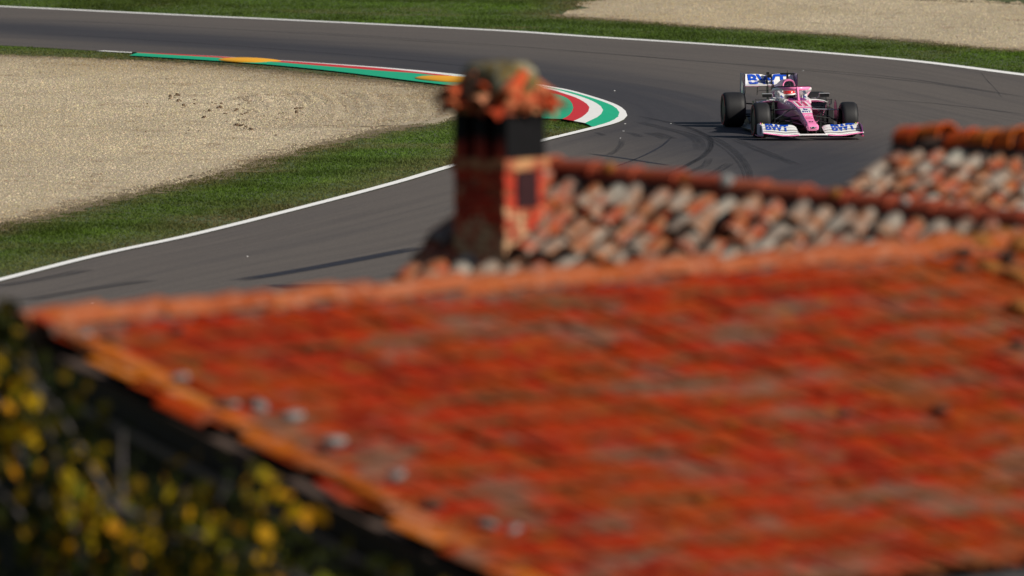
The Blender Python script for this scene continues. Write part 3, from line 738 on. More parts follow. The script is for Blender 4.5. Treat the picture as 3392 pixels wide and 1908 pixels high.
mb.rings([[a, a + U1 * 0.05, a + U1 * 0.05 - Vector((0, 0, .17)), a - Vector((0, 0, .17))], [b, b + U1 * 0.05, b + U1 * 0.05 - Vector((0, 0, .17)), b - Vector((0, 0, .17))]])
mb.build('barge_board', M['board'], h1, off=B1)
M['board2'] = plain('dusty_pipe', (0.16, 0.12, 0.10), 0.8, var=0.3)
mb = MB(); mb.tube([roof1.p(0.0, LV + 0.08, -0.14), roof1.p(13.4, LV + 0.08, -0.14)], 0.075, 10); mb.build('gutter', M['gutter'], h1, off=B1, smooth=True)
mb = MB(); mb.tube([roof1.p(0.02, 0.2, -0.36), roof1.p(0.02, 3.0, -0.37), roof1.p(0.02, LV, -0.38)], 0.03, 6); mb.build('cable', M['board2'], h1, off=B1, smooth=True)

# --- middle house: lichened grey roof with the chimney
def along(px, py, P0, d2):      # depth at which a photo ray lies in a given compass direction from P0
    r = ray(px, py)
    # P0 + t*d2 (plan) = k*r (plan)
    det = r[0] * (-d2[1]) + d2[0] * r[1]
    k = (P0.x * (-d2[1]) + d2[0] * P0.y) / det
    return Vector((r[0] * k, r[1] * k, H + r[2] * k))
P0 = dep(1286 * K, 420 * K, 93.0)
P0r = along(2576 * K, 568 * K, P0, (W1.x, W1.y)); P0v = along(1008 * K, 700 * K, P0, (-U1.x, -U1.y))
B2 = Vector((P0.x, P0.y + 1, 0))
h2 = empty('middle_house', B2, 'house with grey lichened tiles, smooth red ridge and brick chimney behind the red roof', 'house')
U2 = (P0r - P0).normalized(); V2 = (P0v - P0).normalized()
roof2 = Roof(P0, U2, V2, B2, h2); roof2.deck(0.02, 7.4, 0, 3.4)
lay(roof2, 0.05, 7.4, 0.06, 3.4, 0.26, 0.265, (0.092, 0.118, 0.39), 'grey', seed=11, jit=2.5, flat=0.75,
    visible=lambda i, j, a, b: a < 3450 and b < 960)
ridge_tiles(roof2, roof2.p(-0.02, 0, 0.0), roof2.p(7.5, 0, 0.0), 0.48, 0.13, 'dridge', 8, jit=0.5)
nb2 = Vector((U1.x, U1.y, 0))
for px, py, r, mk in ((1842, 482, .07, 'greystone'), (2118, 522, .06, 'moss'), (2292, 548, .045, 'greystone'), (1548, 446, .06, 'moss')):
    q = MB(); q.ell((0, 0, 0), (r, r * .8, r * .9), n=9, m=6); o = q.build('ridge_mortar', M[mk], h2, weld=True)
    q0, q1 = Vector(proj(roof2.p(0, 0))), Vector(proj(roof2.p(7, 0))); lo_u, hi_u = 0.0, 7.4
    for _ in range(30):
        mid_u = (lo_u + hi_u) / 2
        if proj(roof2.p(mid_u, 0))[0] < px * K: lo_u = mid_u
        else: hi_u = mid_u
    o.location = roof2.p(lo_u, .02, .13) - B2
mb = MB(); q = [roof2.p(0.02, 0, -.1), roof2.p(7.4, 0, -.1)]; q += [q[1] + nb2 * 3 - Vector((0, 0, 1.3)), q[0] + nb2 * 3 - Vector((0, 0, 1.3))]
mb.rings([q, [p - Vector((0, 0, .08)) for p in q]]); mb.build('back_slope', TM['grey', True], h2, off=B2)
mb = MB(); wl = []
for u in (0.16, 7.2):
    a, c, e = roof2.p(u, 3.3, -.2), roof2.p(u, 0, -.2), roof2.p(u, 0, -.2) + nb2 * 2.8 - Vector((0, 0, 1.35))
    wl.append([a, c, e, Vector((e.x, e.y, 0)), Vector((a.x, a.y, 0))])
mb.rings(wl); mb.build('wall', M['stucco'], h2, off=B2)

# --- chimney: stands on the grey roof
def brick_mat():
    m, t, b = new_mat('chimney_brick'); P = pos(t)
    rnd = t.nodes.new('ShaderNodeObjectInfo').outputs['Random']
    c = ramp(t, rnd, [(0.0, (0.24, 0.018, 0.009)), (0.5, (0.44, 0.030, 0.013)), (0.8, (0.46, 0.066, 0.025)), (1.0, (0.24, 0.05, 0.022))])
    c = mixc(t, ramp(t, noise(t, 6, 4, P), [(0.5, 0.0), (0.7, 0.5)]), c, (0.16, 0.05, 0.03))
    z = t.nodes.new('ShaderNodeSeparateXYZ'); t.links.new(P, z.inputs[0])
    return m, t, b, c, z, P
def finish(t, b, c, rough=0.9):
    t.links.new(c, b.inputs['Base Color']); b.inputs['Roughness'].default_value = rough; b.inputs['Specular IOR Level'].default_value = 0.2
# plane hit of the photo ray at the foot of the chimney's front corner
rr_ = Vector(ray(1270 * K, 672 * K)); cp = Vector((0, 0, H)); kk = (roof2.O - cp).dot(roof2.N) / rr_.dot(roof2.N)
foot = cp + rr_ * kk; dC = foot.y; PXM = dC / F * K      # metres per 2576-scale pixel at the chimney
ZC = lambda y: dep(1270 * K, y * K, dC).z
AW = 131 * PXM / W1.x; AU = 101 * PXM / U1.x            # face widths
z0, zb, zl, zo, zc = foot.z, ZC(432), ZC(402), ZC(288), ZC(245)
Cc = Vector((foot.x, foot.y, 0)) - W1 * AW / 2 + U1 * AU / 2
def cl(x, y, z): return Cc + W1 * x + U1 * y + Vector((0, 0, z))   # chimney axes: x along the left face, y along the right face
CM = Matrix((W1, U1, Vector((0, 0, 1)))).transposed()
mb = MB(); mb.box(cl(0, 0, (z0 - 0.8 + zb) / 2), (AW - 0.03, AU - 0.03, zb - z0 + 0.8), CM)
m_, t, b, c, z, P = brick_mat()
mort, tm, bm_ = new_mat('lime_mortar'); cm = mixc(tm, ramp(tm, noise(tm, 9, 4, pos(tm)), [(0.4, 0), (0.65, 1)]), (0.20, 0.045, 0.025), (0.30, 0.17, 0.10)); finish(tm, bm_, cm)
chim = mb.build('chimney', mort, h2, off=B2); chim['label'] = 'square brick chimney with sooty open vents and a tiled cap'
# plaster left low on the faces
hf = math_(t, 'DIVIDE', math_(t, 'SUBTRACT', z.outputs[2], z0), zb - z0)
pn = math_(t, 'ADD', noise(t, 5.0, 5, P, 0.65), math_(t, 'MULTIPLY', hf, -0.26))
c = mixc(t, ramp(t, pn, [(0.375, 0.0), (0.47, 0.8)]), c, (0.46, 0.34, 0.19))
finish(t, b, c)
rows = int(round((zb - z0 + 0.14) / 0.072)); bh = (zb - z0 + 0.14) / rows; rb = random.Random(5)
bmesh_cache = {}
def brick(lx, ly, lz, ctr):
    key = (round(lx, 3), round(ly, 3))
    if key not in bmesh_cache:
        q = MB(); q.box((0, 0, 0), (lx, ly, lz)); o = q.build('brick', m_, chim); bmesh_cache[key] = o.data
        bm = bmesh.new(); bm.from_mesh(o.data); bmesh.ops.bevel(bm, geom=bm.edges[:], offset=0.005, segments=1, affect='EDGES'); bm.to_mesh(o.data); bm.free()
    else: o = link('brick', bmesh_cache[key], chim)
    o.matrix_basis = Matrix.Translation(ctr - B2) @ CM.to_4x4() @ Euler((0, 0, rb.gauss(0, 0.012))).to_matrix().to_4x4()
bt = 0.085
for k in range(rows):
    zz = z0 - 0.14 + (k + 0.5) * bh; odd = k % 2
    for side in (0, 1, 2, 3):
        Ls, dep_ = (AW, AU) if side in (0, 2) else (AU, AW)
        full = (side in (0, 2)) == (odd == 0); Lr = Ls if full else Ls - 2 * bt
        nb_ = 3 if full else 2
        for q in range(nb_):
            bl = Lr / nb_; s = -Lr / 2 + (q + 0.5) * bl; pr = rb.uniform(-0.004, 0.006)
            d = dep_ / 2 - bt / 2 + pr; sg = -1 if side in (0, 3) else 1
            if side in (0, 2): brick(bl - 0.012, bt, bh - 0.013, cl(s, sg * d, zz))
            else: brick(bt, bl - 0.012, bh - 0.013, cl(sg * d, s, zz))
# ledge course, vent pillars, dark panels
led, tl, bl_ = new_mat('ledge_brick'); cled = mixc(tl, ramp(tl, noise(tl, 7, 4, pos(tl)), [(0.42, 0), (0.62, 1)]), (0.26, 0.06, 0.03), (0.42, 0.22, 0.10)); finish(tl, bl_, cled)
mb = MB(); mb.box(cl(0, 0, (zb + zl) / 2), (AW + 0.05, AU + 0.05, zl - zb), CM); mb.build('ledge', led, chim, off=B2)
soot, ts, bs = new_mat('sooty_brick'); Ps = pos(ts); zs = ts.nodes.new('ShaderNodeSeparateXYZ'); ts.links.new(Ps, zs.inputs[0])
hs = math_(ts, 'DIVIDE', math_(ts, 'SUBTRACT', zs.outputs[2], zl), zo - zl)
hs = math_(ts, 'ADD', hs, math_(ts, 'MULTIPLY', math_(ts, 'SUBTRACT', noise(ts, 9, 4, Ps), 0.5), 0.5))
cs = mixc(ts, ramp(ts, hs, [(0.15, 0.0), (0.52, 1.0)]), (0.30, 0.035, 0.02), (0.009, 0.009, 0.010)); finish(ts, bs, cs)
ph = zo - zl
for sx in (-1, 0, 1):
    for sy in (-1, 1):
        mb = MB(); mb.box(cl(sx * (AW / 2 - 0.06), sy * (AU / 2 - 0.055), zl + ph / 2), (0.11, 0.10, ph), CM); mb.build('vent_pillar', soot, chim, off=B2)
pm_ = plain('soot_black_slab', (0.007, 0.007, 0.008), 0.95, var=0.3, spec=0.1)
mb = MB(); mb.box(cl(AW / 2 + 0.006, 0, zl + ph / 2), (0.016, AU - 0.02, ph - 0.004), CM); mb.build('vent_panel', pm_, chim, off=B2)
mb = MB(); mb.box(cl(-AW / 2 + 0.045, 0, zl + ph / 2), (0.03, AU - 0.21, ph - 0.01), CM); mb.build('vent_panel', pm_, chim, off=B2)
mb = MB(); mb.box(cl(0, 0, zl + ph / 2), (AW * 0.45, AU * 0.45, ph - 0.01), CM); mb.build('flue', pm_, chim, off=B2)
mb = MB(); mb.box(cl(AW / 2 + 0.008, 0.02, (zb * 0.62 + z0 * 0.38 + zb) / 2 - 0.01), (0.014, AU * 0.52, (zb - z0) * 0.38), CM); mb.build('soot_door', plain('rusty_soot_door', (0.030, 0.012, 0.014), 0.9, var=0.3, spec=0.1), chim, off=B2)
# cap: a slab, two rings of half-round tiles sloping outwards, and a mortar crown
mb = MB(); mb.box(cl(0, 0, zo + 0.025), (AW + 0.08, AU + 0.08, 0.05), CM); mb.build('cap_slab', led, chim, off=B2)
capm = tile_material('chimney_cap_tile', [(0, (0.22, 0.025, 0.010)), (0.4, (0.40, 0.055, 0.018)), (0.7, (0.42, 0.13, 0.06)), (1, (0.30, 0.24, 0.17))], (0.20, 0.16, 0.07), False, 0.6, 0.2)
cme = tile_mesh('cap_tile', capm, 0.068, 0.098, 0.34)
rc = random.Random(9)
for layer, (zoff, ext, inw_) in enumerate(((0.05, 0.055, 0.0), (0.17, 0.0, 0.02))):
    for side in range(4):
        Ls = AW if side in (0, 2) else AU; dd = AU if side in (0, 2) else AW
        out = [-U1, W1, U1, -W1][side]; tang = [W1, U1, -W1, -U1][side]
        nb_ = (4 if side in (0, 2) else 3) if layer == 0 else 3
        for q in range(nb_):
            s = (-0.5 + (q + 0.5) / nb_) * (Ls + 0.10) + rc.gauss(0, 0.03)
            yd = (out - Vector((0, 0, 0.52 + rc.gauss(0, 0.14)))).normalized(); xd = tang; zd = xd.cross(yd)
            if zd.z < 0: xd = -xd; zd = xd.cross(yd)
            st = Vector((Cc.x, Cc.y, 0)) + tang * s + out * (dd / 2 + ext - 0.26) + Vector((0, 0, zo + zoff + 0.13 + rc.gauss(0, 0.012)))
            o = link('cap_tile', cme, chim); o.matrix_basis = frame(st - B2, xd, yd, zd) @ Euler((0, rc.gauss(0, 0.2), rc.gauss(0, 0.16))).to_matrix().to_4x4() @ Matrix.Scale(rc.uniform(.85, 1.2), 4)
crm, tcr, bcr = new_mat('lichened_mortar_crown'); Pc = pos(tcr)
cc_ = ramp(tcr, noise(tcr, 6.5, 4, Pc, 0.65), [(0.38, (0.04, 0.04, 0.025)), (0.46, (0.17, 0.105, 0.015)), (0.53, (0.085, 0.085, 0.06)), (0.62, (0.28, 0.26, 0.18))]); finish(tcr, bcr, cc_)
mb = MB(); zt = ZC(163)
rgs = []
for f_, zf in ((0.98, 0.0), (0.95, 0.50), (0.88, 0.82), (0.72, 0.97), (0.30, 1.0)):
    zz = zo + 0.10 + (zt - zo - 0.10) * zf
    rgs.append([cl((AW / 2 + .02) * f_ * cx_ * (1 + rc.gauss(0, .03)), (AU / 2 + .02) * f_ * cy_ * (1 + rc.gauss(0, .03)), zz + rc.gauss(0, .008)) for cx_, cy_ in
                [(1, -.6), (1, 0), (1, .6), (.85, .85), (.6, 1), (0, 1), (-.6, 1), (-.85, .85), (-1, .6), (-1, 0), (-1, -.6), (-.85, -.85), (-.6, -1), (0, -1), (.6, -1), (.85, -.85)]])
mb.rings(rgs); mb.build('mortar_crown', crm, chim, off=B2, smooth=True)

# --- rear house at the right edge
P3 = dep(2282 * K, 372 * K, 98.0); U3 = Vector((W1.x, W1.y, 0.012)).normalized()
V3 = (-U1 * math.cos(R(26)) - Vector((0, 0, math.sin(R(26))))).normalized()
B3 = Vector((P3.x + 2, P3.y + 2, 0))
h3 = empty('rear_house', B3, 'rear house at the right edge with mottled orange and grey roof tiles', 'house')
roof3 = Roof(P3, U3, V3, B3, h3); roof3.deck(0, 4.2, 0, 3.0)
lay(roof3, 0.03, 4.2, 0.04, 3.0, 0.245, 0.26, (0.088, 0.108, 0.38), 'grey', seed=21, jit=1.7, flat=0.72, visible=lambda i, j, a, b: a < 3450 and b < 760)
TM['r3'] = tile_material('orange_ridge_clay', [(0, (0.36, 0.035, 0.012)), (0.6, (0.44, 0.06, 0.012)), (1, (0.38, 0.13, 0.015))], (0.30, 0.13, 0.02), False, 0.6, 0.4)
ridge_tiles(roof3, roof3.p(-0.06, -0.02, 0.03), roof3.p(4.2, -0.02, 0.03), 0.30, 0.19, 'r3', 6, overlap=-0.05, jit=3.5)
mb = MB(); q = [roof3.p(0, 0, -.1), roof3.p(4.2, 0, -.1)]; q += [q[1] + nb2 * 3 - Vector((0, 0, 1.4)), q[0] + nb2 * 3 - Vector((0, 0, 1.4))]
mb.rings([q, [p - Vector((0, 0, .08)) for p in q]]); mb.build('back_slope', TM['grey', True], h3, off=B3)
mb = MB(); wl = []
for u in (0.15, 4.1):
    a, c3, e = roof3.p(u, 2.8, -.2), roof3.p(u, 0, -.2), roof3.p(u, 0, -.2) + nb2 * 2.8 - Vector((0, 0, 1.45))
    wl.append([a, c3, e, Vector((e.x, e.y, 0)), Vector((a.x, a.y, 0))])
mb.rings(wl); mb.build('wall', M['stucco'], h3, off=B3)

# ------------------------------------------------------------------ tree with yellow autumn leaves before the gable wall
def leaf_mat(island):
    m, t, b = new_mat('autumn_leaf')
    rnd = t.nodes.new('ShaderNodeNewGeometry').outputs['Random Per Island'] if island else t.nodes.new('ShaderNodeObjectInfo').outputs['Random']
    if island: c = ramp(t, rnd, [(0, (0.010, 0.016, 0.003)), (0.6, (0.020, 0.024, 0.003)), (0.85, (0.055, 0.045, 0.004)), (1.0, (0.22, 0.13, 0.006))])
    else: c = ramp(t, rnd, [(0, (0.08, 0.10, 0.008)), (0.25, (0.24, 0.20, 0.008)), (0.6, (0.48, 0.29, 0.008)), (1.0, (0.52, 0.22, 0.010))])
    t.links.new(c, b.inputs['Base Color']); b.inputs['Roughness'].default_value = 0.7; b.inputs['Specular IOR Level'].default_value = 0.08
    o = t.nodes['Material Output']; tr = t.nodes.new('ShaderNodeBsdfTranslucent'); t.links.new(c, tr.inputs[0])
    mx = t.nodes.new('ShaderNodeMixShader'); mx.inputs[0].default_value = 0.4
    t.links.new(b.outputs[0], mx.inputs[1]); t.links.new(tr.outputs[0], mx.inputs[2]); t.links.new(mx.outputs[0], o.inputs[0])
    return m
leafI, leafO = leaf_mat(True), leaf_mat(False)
gN = Vector((-U1.x, -U1.y, 0))               # out of the gable wall
TS, TO = 2.25, 1.35                          # place along the gable, distance out of it
tree_p = roof1.p(0, 0) + W1 * TS + gN * TO; tree_p = Vector((tree_p.x, tree_p.y, 0))
tree = empty('autumn_tree', tree_p, 'small tree with yellow and green autumn leaves below the gable of the front house', 'tree')
bark = plain('grey_bark', (0.07, 0.06, 0.06), 0.9, var=0.4, scale=8)
rt = random.Random(12); mb = MB()
trunk_pts = [Vector((0, 0, 0)), Vector((0.05, 0.02, 1.4)), Vector((-0.03, 0.06, 2.8)), Vector((0.02, 0.05, 4.4)), Vector((0.03, 0.06, 5.3))]
mb.tube(trunk_pts, [0.09, 0.075, 0.06, 0.045, 0.02], 9); mb.build('trunk', bark, tree, smooth=True)
def ztop_tree(s, o=0.0): return roof1.O.z - 0.06 - 0.335 * (s + TS - 0.9 * (o + TO)) + 0.1 * (o + TO)      # crown stays below the verge; s runs along the gable, o out of it
limbs = []
for i in range(26):
    zz = rt.uniform(2.9, 4.9); st = Vector((0, 0.04, zz)); s_ = -1.3 + 6.2 * (i + rt.random()) / 26; ou = rt.uniform(-0.7, 0.9)
    zt_ = ztop_tree(s_, ou); en = W1 * s_ + gN * ou + Vector((0, 0, zt_ - (rt.uniform(0.0, 1.4) if s_ < .6 else rt.uniform(.15, 1.0))))
    mid = st.lerp(en, 0.5) + Vector((0, 0, rt.uniform(-.1, .25)))
    m2 = MB(); m2.tube([st, mid, en], [0.03, 0.02, 0.008], 6); m2.build('branch', bark, tree, smooth=True); limbs.append((st, mid, en))
def leaf_shape(s):
    w = 0.42 * s
    return [Vector((0, 0, 0)), Vector((w * .8, .02 * s, -.35 * s)), Vector((w, 0, -.6 * s)), Vector((0, -.05 * s, -1.1 * s)), Vector((-w, 0, -.6 * s)), Vector((-w * .8, .02 * s, -.35 * s))]
lf = [(0, 1, 5), (1, 2, 4, 5), (2, 3, 4)]
lme = []
for sz in (0.11, 0.14, 0.17):
    m2 = bpy.data.meshes.new('leaf'); m2.from_pydata(leaf_shape(sz), [], lf); m2.materials.append(leafO); lme.append(m2)
def leaf_pos():
    while True:
        st, mid, en = rt.choice(limbs); u = rt.random() ** 0.6
        p = (st.lerp(mid, 2 * u) if u < .5 else mid.lerp(en, 2 * u - 1)) + Vector((rt.gauss(0, .2), rt.gauss(0, .2), rt.gauss(-.1, .25)))
        if p.z < ztop_tree(p.dot(W1), p.dot(gN)) + .06 and p.dot(gN) > -1.1 and p.z > 2.0: return p
def seen(p): a, b = proj(p + tree_p); return -60 < a < 1350 and b < 1960
centres = [c for c in (leaf_pos() for _ in range(2500)) if seen(c) and c.dot(gN) > -.7][:52]
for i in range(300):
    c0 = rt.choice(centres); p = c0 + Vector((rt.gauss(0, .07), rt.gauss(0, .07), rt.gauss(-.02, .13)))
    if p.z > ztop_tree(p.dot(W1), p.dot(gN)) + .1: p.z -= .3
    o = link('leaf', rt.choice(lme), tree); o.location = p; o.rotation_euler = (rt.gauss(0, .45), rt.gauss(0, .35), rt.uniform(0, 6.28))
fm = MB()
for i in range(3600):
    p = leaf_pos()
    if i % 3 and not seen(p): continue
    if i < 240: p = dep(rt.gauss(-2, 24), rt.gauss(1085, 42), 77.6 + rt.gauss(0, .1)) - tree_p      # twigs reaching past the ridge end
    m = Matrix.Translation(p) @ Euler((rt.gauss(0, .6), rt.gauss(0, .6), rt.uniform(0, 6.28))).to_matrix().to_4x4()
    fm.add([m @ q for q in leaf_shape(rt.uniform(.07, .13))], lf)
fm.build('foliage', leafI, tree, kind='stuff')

# ------------------------------------------------------------------ text helpers
def flat_text(body, width, height, bold=0.02, shear=0.0, space=1.0):
    """triangulated lettering fitted to width x height, centred on the origin: list of 2-D verts, list of faces"""
    cu = bpy.data.curves.new('lettering', 'FONT'); cu.body = body; cu.offset = bold; cu.shear = shear; cu.space_character = space
    cu.fill_mode = 'FRONT'; cu.resolution_u = 4
    o = bpy.data.objects.new('lettering', cu); COL.objects.link(o)
    dg = bpy.context.evaluated_depsgraph_get(); dg.update()
    me = o.evaluated_get(dg).to_mesh(); v = np.array([(p.co.x, p.co.y) for p in me.vertices]); f = [tuple(p.vertices) for p in me.polygons]
    bpy.data.objects.remove(o); bpy.data.curves.remove(cu)
    lo, hi = v.min(0), v.max(0); v = (v - (lo + hi) / 2) / (hi - lo) * (width, height)
    return v, f
def decal(name, vf, fn, mat, parent, cuts_x=(), cuts_y=(), drop=None):
    v, f = vf
    bm = bmesh.new(); bv = [bm.verts.new((a, b, 0)) for a, b in v]
    for q in f:
        try: bm.faces.new([bv[i] for i in q])
        except ValueError: pass
    for c in cuts_x: bmesh.ops.bisect_plane(bm, geom=bm.verts[:] + bm.edges[:] + bm.faces[:], plane_co=(c, 0, 0), plane_no=(1, 0, 0))
    for c in cuts_y: bmesh.ops.bisect_plane(bm, geom=bm.verts[:] + bm.edges[:] + bm.faces[:], plane_co=(0, c, 0), plane_no=(0, 1, 0))
    if drop:
        bmesh.ops.delete(bm, geom=[q for q in bm.faces if drop(q.calc_center_median())], context='FACES')
    for q in bm.verts: q.co = Vector(fn(q.co.x, q.co.y))
    me = bpy.data.meshes.new(name); bm.to_mesh(me); bm.free(); me.materials.append(mat)
    return link(name, me, parent)
def rect2(w, h): return (np.array([(-w / 2, -h / 2), (w / 2, -h / 2), (w / 2, h / 2), (-w / 2, h / 2)]), [(0, 1, 2, 3)])

# ------------------------------------------------------------------ race car.  Axes: x forward, y to the car's left, z up; origin on the ground below the front axle
HEAD = math.atan2(-math.cos(R(7.8)), math.sin(R(7.8)))
CARP = Vector((5.57, 203.3, 0.010))
car = empty('race_car', CARP, 'pink and white open-wheel racing car turning on the asphalt', 'racing car', rz=HEAD)
# wheels
def wheel(x, y, w, side):
    prof = [(-w / 2 + .012, .21), (-w / 2, .25), (-w / 2 + .004, .292), (-w / 2 + .022, .318), (-w / 2 + .05, .331), (-w / 4, .335), (0, .336), (w / 4, .335), (w / 2 - .05, .331), (w / 2 - .022, .318), (w / 2 - .004, .292), (w / 2, .25), (w / 2 - .012, .21)]
    def lathe(pr, n=40): return [[Vector((r * math.cos(2 * math.pi * k / n), yy, r * math.sin(2 * math.pi * k / n))) for k in range(n)] for yy, r in pr]
    rim = MB(); s = side
    rim.rings(lathe([(s * (w / 2 - .02), .212), (s * (w / 2 - .05), .19), (s * (w / 2 - .07), .07), (s * (w / 2 - .03), .03), (-s * (w / 2 - .03), .03), (-s * (w / 2 - .02), .212)]))
    for k in range(10):
        a = 2 * math.pi * k / 10; rim.box(Vector((.12 * math.cos(a), s * (w / 2 - .045), .12 * math.sin(a))), (.16, .02, .018), Matrix.Rotation(-a, 3, 'Y'))
    wo = rim.build('wheel', M['rim'], car, smooth=True); wo.location = (x, y, .335)
    t_ = MB(); t_.rings(lathe(prof), caps=False); t_.build('tyre', M['rubber'], wo, smooth=True)
    mk = MB(); n = 40
    for a0, a1 in ((15, 165), (195, 345)):       # red compound marking on the outer sidewall
        rg = []
        for rr2 in (.268, .296): rg.append([Vector((rr2 * math.cos(R(a0 + (a1 - a0) * k / 18)), s * (w / 2 + .0035 - (0.001 if rr2 < .28 else 0.003)), rr2 * math.sin(R(a0 + (a1 - a0) * k / 18)))) for k in range(19)])
        mk.rings(rg, closed=False)
    mk.build('tyre_marking', M['redmark'], wo)
for s in (-1, 1): wheel(0, s * 0.845, 0.305, s)
for s in (-1, 1): wheel(-3.66, s * 0.80, 0.405, s)

# chassis and nose
ST = [  # x, half width, z bottom, z top
    (1.03, .088, .215, .262), (1.00, .112, .185, .288), (.95, .118, .178, .302), (.88, .100, .185, .318), (.70, .096, .20, .358), (.45, .104, .24, .425),
    (.2, .122, .29, .520), (0, .15, .31, .560), (-.25, .185, .30, .610), (-.5, .215, .27, .650), (-.72, .25, .22, .662), (-.92, .28, .16, .672),
    (-1.3, .30, .10, .675), (-1.7, .30, .08, .68), (-1.95, .27, .08, .70)]
def ztop(x):
    for a, b in zip(ST[:-1], ST[1:]):
        if b[0] <= x <= a[0]: u = (a[0] - x) / (a[0] - b[0]); return a[3] + (b[3] - a[3]) * u
    return ST[0][3]
def section(x, hw, zb_, zt_, open_):
    h = zt_ - zb_; pts = [(0, zb_), (hw * .6, zb_), (hw * .9, zb_ + .12 * h), (hw, zb_ + .45 * h), (hw * .985, zb_ + .80 * h), (hw * .93, zt_ - .035 * min(1, h / .2)), (hw * .82, zt_)]
    if open_: pts += [(hw * .68, zt_ - .01), (hw * .64, zt_ - .25), (hw * .5, zt_ - .42), (0, zt_ - .44)]
    else: pts += [(hw * .6, zt_ + .001), (hw * .4, zt_ + .002), (hw * .2, zt_ + .002), (0, zt_ + .002)]
    full = pts + [(-a, b) for a, b in pts[-2:0:-1]]
    return [Vector((x, a, b)) for a, b in full]
cb = MB(); cb.rings([section(*s, s[0] < -.8) for s in ST]); body = cb.build('chassis', M['pink'], car, smooth=True)
# white cockpit surround
def rim_white():
    m = MB()
    for s in (-1, 1):
        m.rings([[Vector((x, s * a, b)) for a, b in ((hw * 1.01, z - .05), (hw * 1.005, z + .005), (hw * .92, z + .022), (hw * .66, z + .012), (hw * .66, z - .1))] for x, hw, z in ((-.80, .262, .655), (-1.0, .285, .668), (-1.3, .302, .672), (-1.7, .302, .69))])
    return m
rim_white().build('cockpit_rim', M['white'], car, smooth=True)
hrm = MB()
for s in (-1, 1):
    hrm.rings([[Vector((x, s * (y + a), z)) for a, z in ((-.035, .62), (.05, .62), (.05, zt_), (-.02, zt_ + .01), (-.05, zt_ - .05))] for x, y, zt_ in ((-1.28, .215, .755), (-1.5, .215, .80), (-1.75, .20, .84))])
hrm.box((-1.80, 0, .74), (.08, .42, .26)); hr = hrm.build('headrest', M['white'], car, smooth=True)
for s in (-1, 1): decal('lettering', flat_text('b', .06, .085, .05), lambda a, b_, s=s: (-1.272, s * .222 + a * 1, .695 + b_), M['navy'], hr)
# cockpit interior darkness comes from the tub itself; steering wheel and windscreen
m = MB(); m.tube([(-.98 + .0 * k, .13 * math.cos(k * math.pi / 8), .56 + .085 * math.sin(k * math.pi / 8)) for k in range(17)], .014, 6); m.box((-.98, 0, .56), (.02, .16, .09)); m.build('steering_wheel', M['carbon'], car)
m = MB(); m.rings([[Vector((-.74 - .05 * (y / .17) ** 2, y, .672)) for y in np.linspace(-.17, .17, 9)], [Vector((-.80 - .06 * (y / .17) ** 2, y, .715 - .03 * (y / .17) ** 2)) for y in np.linspace(-.17, .17, 9)]], closed=False)
m.build('windscreen', M['purple'], car, smooth=True)

# halo
hl = MB(); hp = [(-.86, 0), (-.90, .12), (-1.03, .235), (-1.25, .315), (-1.50, .345), (-1.70, .335), (-1.82, .31)]
hz = [.872, .872, .868, .855, .82, .765, .69]
ring = [Vector((x, -y, z)) for (x, y), z in zip(hp[::-1], hz[::-1])] + [Vector((x, y, z)) for (x, y), z in zip(hp[1:], hz[1:])]
hl.tube(ring, [.05, .05, .044, .04, .036, .034, .034, .034, .036, .04, .044, .05, .05], 10, sq=(.8, 1.0)); halo = hl.build('halo', M['white'], car, smooth=True)
hf_ = MB(); hf_.tube([p + Vector((.012, 0, .008)) for p in ring[3:10]], [.030, .034, .036, .037, .036, .034, .030], 10, sq=(.75, 1.0)); hf_.build('halo_front', M['pink'], halo, smooth=True)
hc = MB(); hc.tube([(-.70, 0, .655), (-.74, 0, .74), (-.80, 0, .82), (-.87, 0, .872)], [.026, .022, .025, .040], 10, sq=(1.0, 1.5)); hc.build('halo_pillar', M['pink'], halo, smooth=True)
hw_ = MB(); hw_.tube([p + Vector((.0, 0, .047)) for p in ring[2:11]], .013, 8, sq=(2.2, .8)); hw_.build('halo_winglet', M['carbon'], halo, smooth=True)

# engine cover with the air intake
def sup(x, hw, zb_, zt_, n=20, e=2.6):
    cz, h = (zb_ + zt_) / 2, (zt_ - zb_) / 2; r = []
    for k in range(n):
        a = 2 * math.pi * k / n; c_, s_ = math.cos(a), math.sin(a)
        r.append(Vector((x, hw * math.copysign(abs(c_) ** (2 / e), c_), cz + h * math.copysign(abs(s_) ** (2 / e), s_))))
    return r
ec = MB(); ec.rings([sup(-1.84, .100, .75, .975), sup(-1.83, .118, .735, .995), sup(-1.86, .126, .72, 1.005), sup(-2.0, .138, .60, 1.01), sup(-2.3, .17, .42, .985), sup(-2.7, .19, .32, .89), sup(-3.2, .15, .28, .70), sup(-3.8, .09, .26, .50), sup(-4.1, .05, .28, .42)], caps=False)
eng = ec.build('engine_cover', M['pink'], car, smooth=True)
ai = MB(); ai.rings([sup(-1.835, .100, .75, .975), sup(-2.05, .09, .76, .95)]); ai.build('air_intake', M['visor'], eng, smooth=True)
m = MB(); m.tube([(-1.83, -.055, .755), (-1.83, -.012, .965)], .006, 6); m.tube([(-1.83, .045, .755), (-1.83, .012, .965)], .006, 6); m.build('intake_strut', M['carbon2'], eng)
for s in (-1, 1):      # blue and white splashes on the flanks
    m = MB(); m.rings([[Vector((x, s * (y + .004), z)) for y, z in pr] for x, pr in ((-2.05, ((.142, .72), (.139, .80), (.128, .88), (.10, .955))), (-2.4, ((.18, .60), (.182, .70), (.165, .80), (.12, .915))), (-2.75, ((.192, .52), (.19, .62), (.17, .72), (.12, .83))))], closed=False)
    m.build('cover_stripe', M['white'], eng, smooth=True)
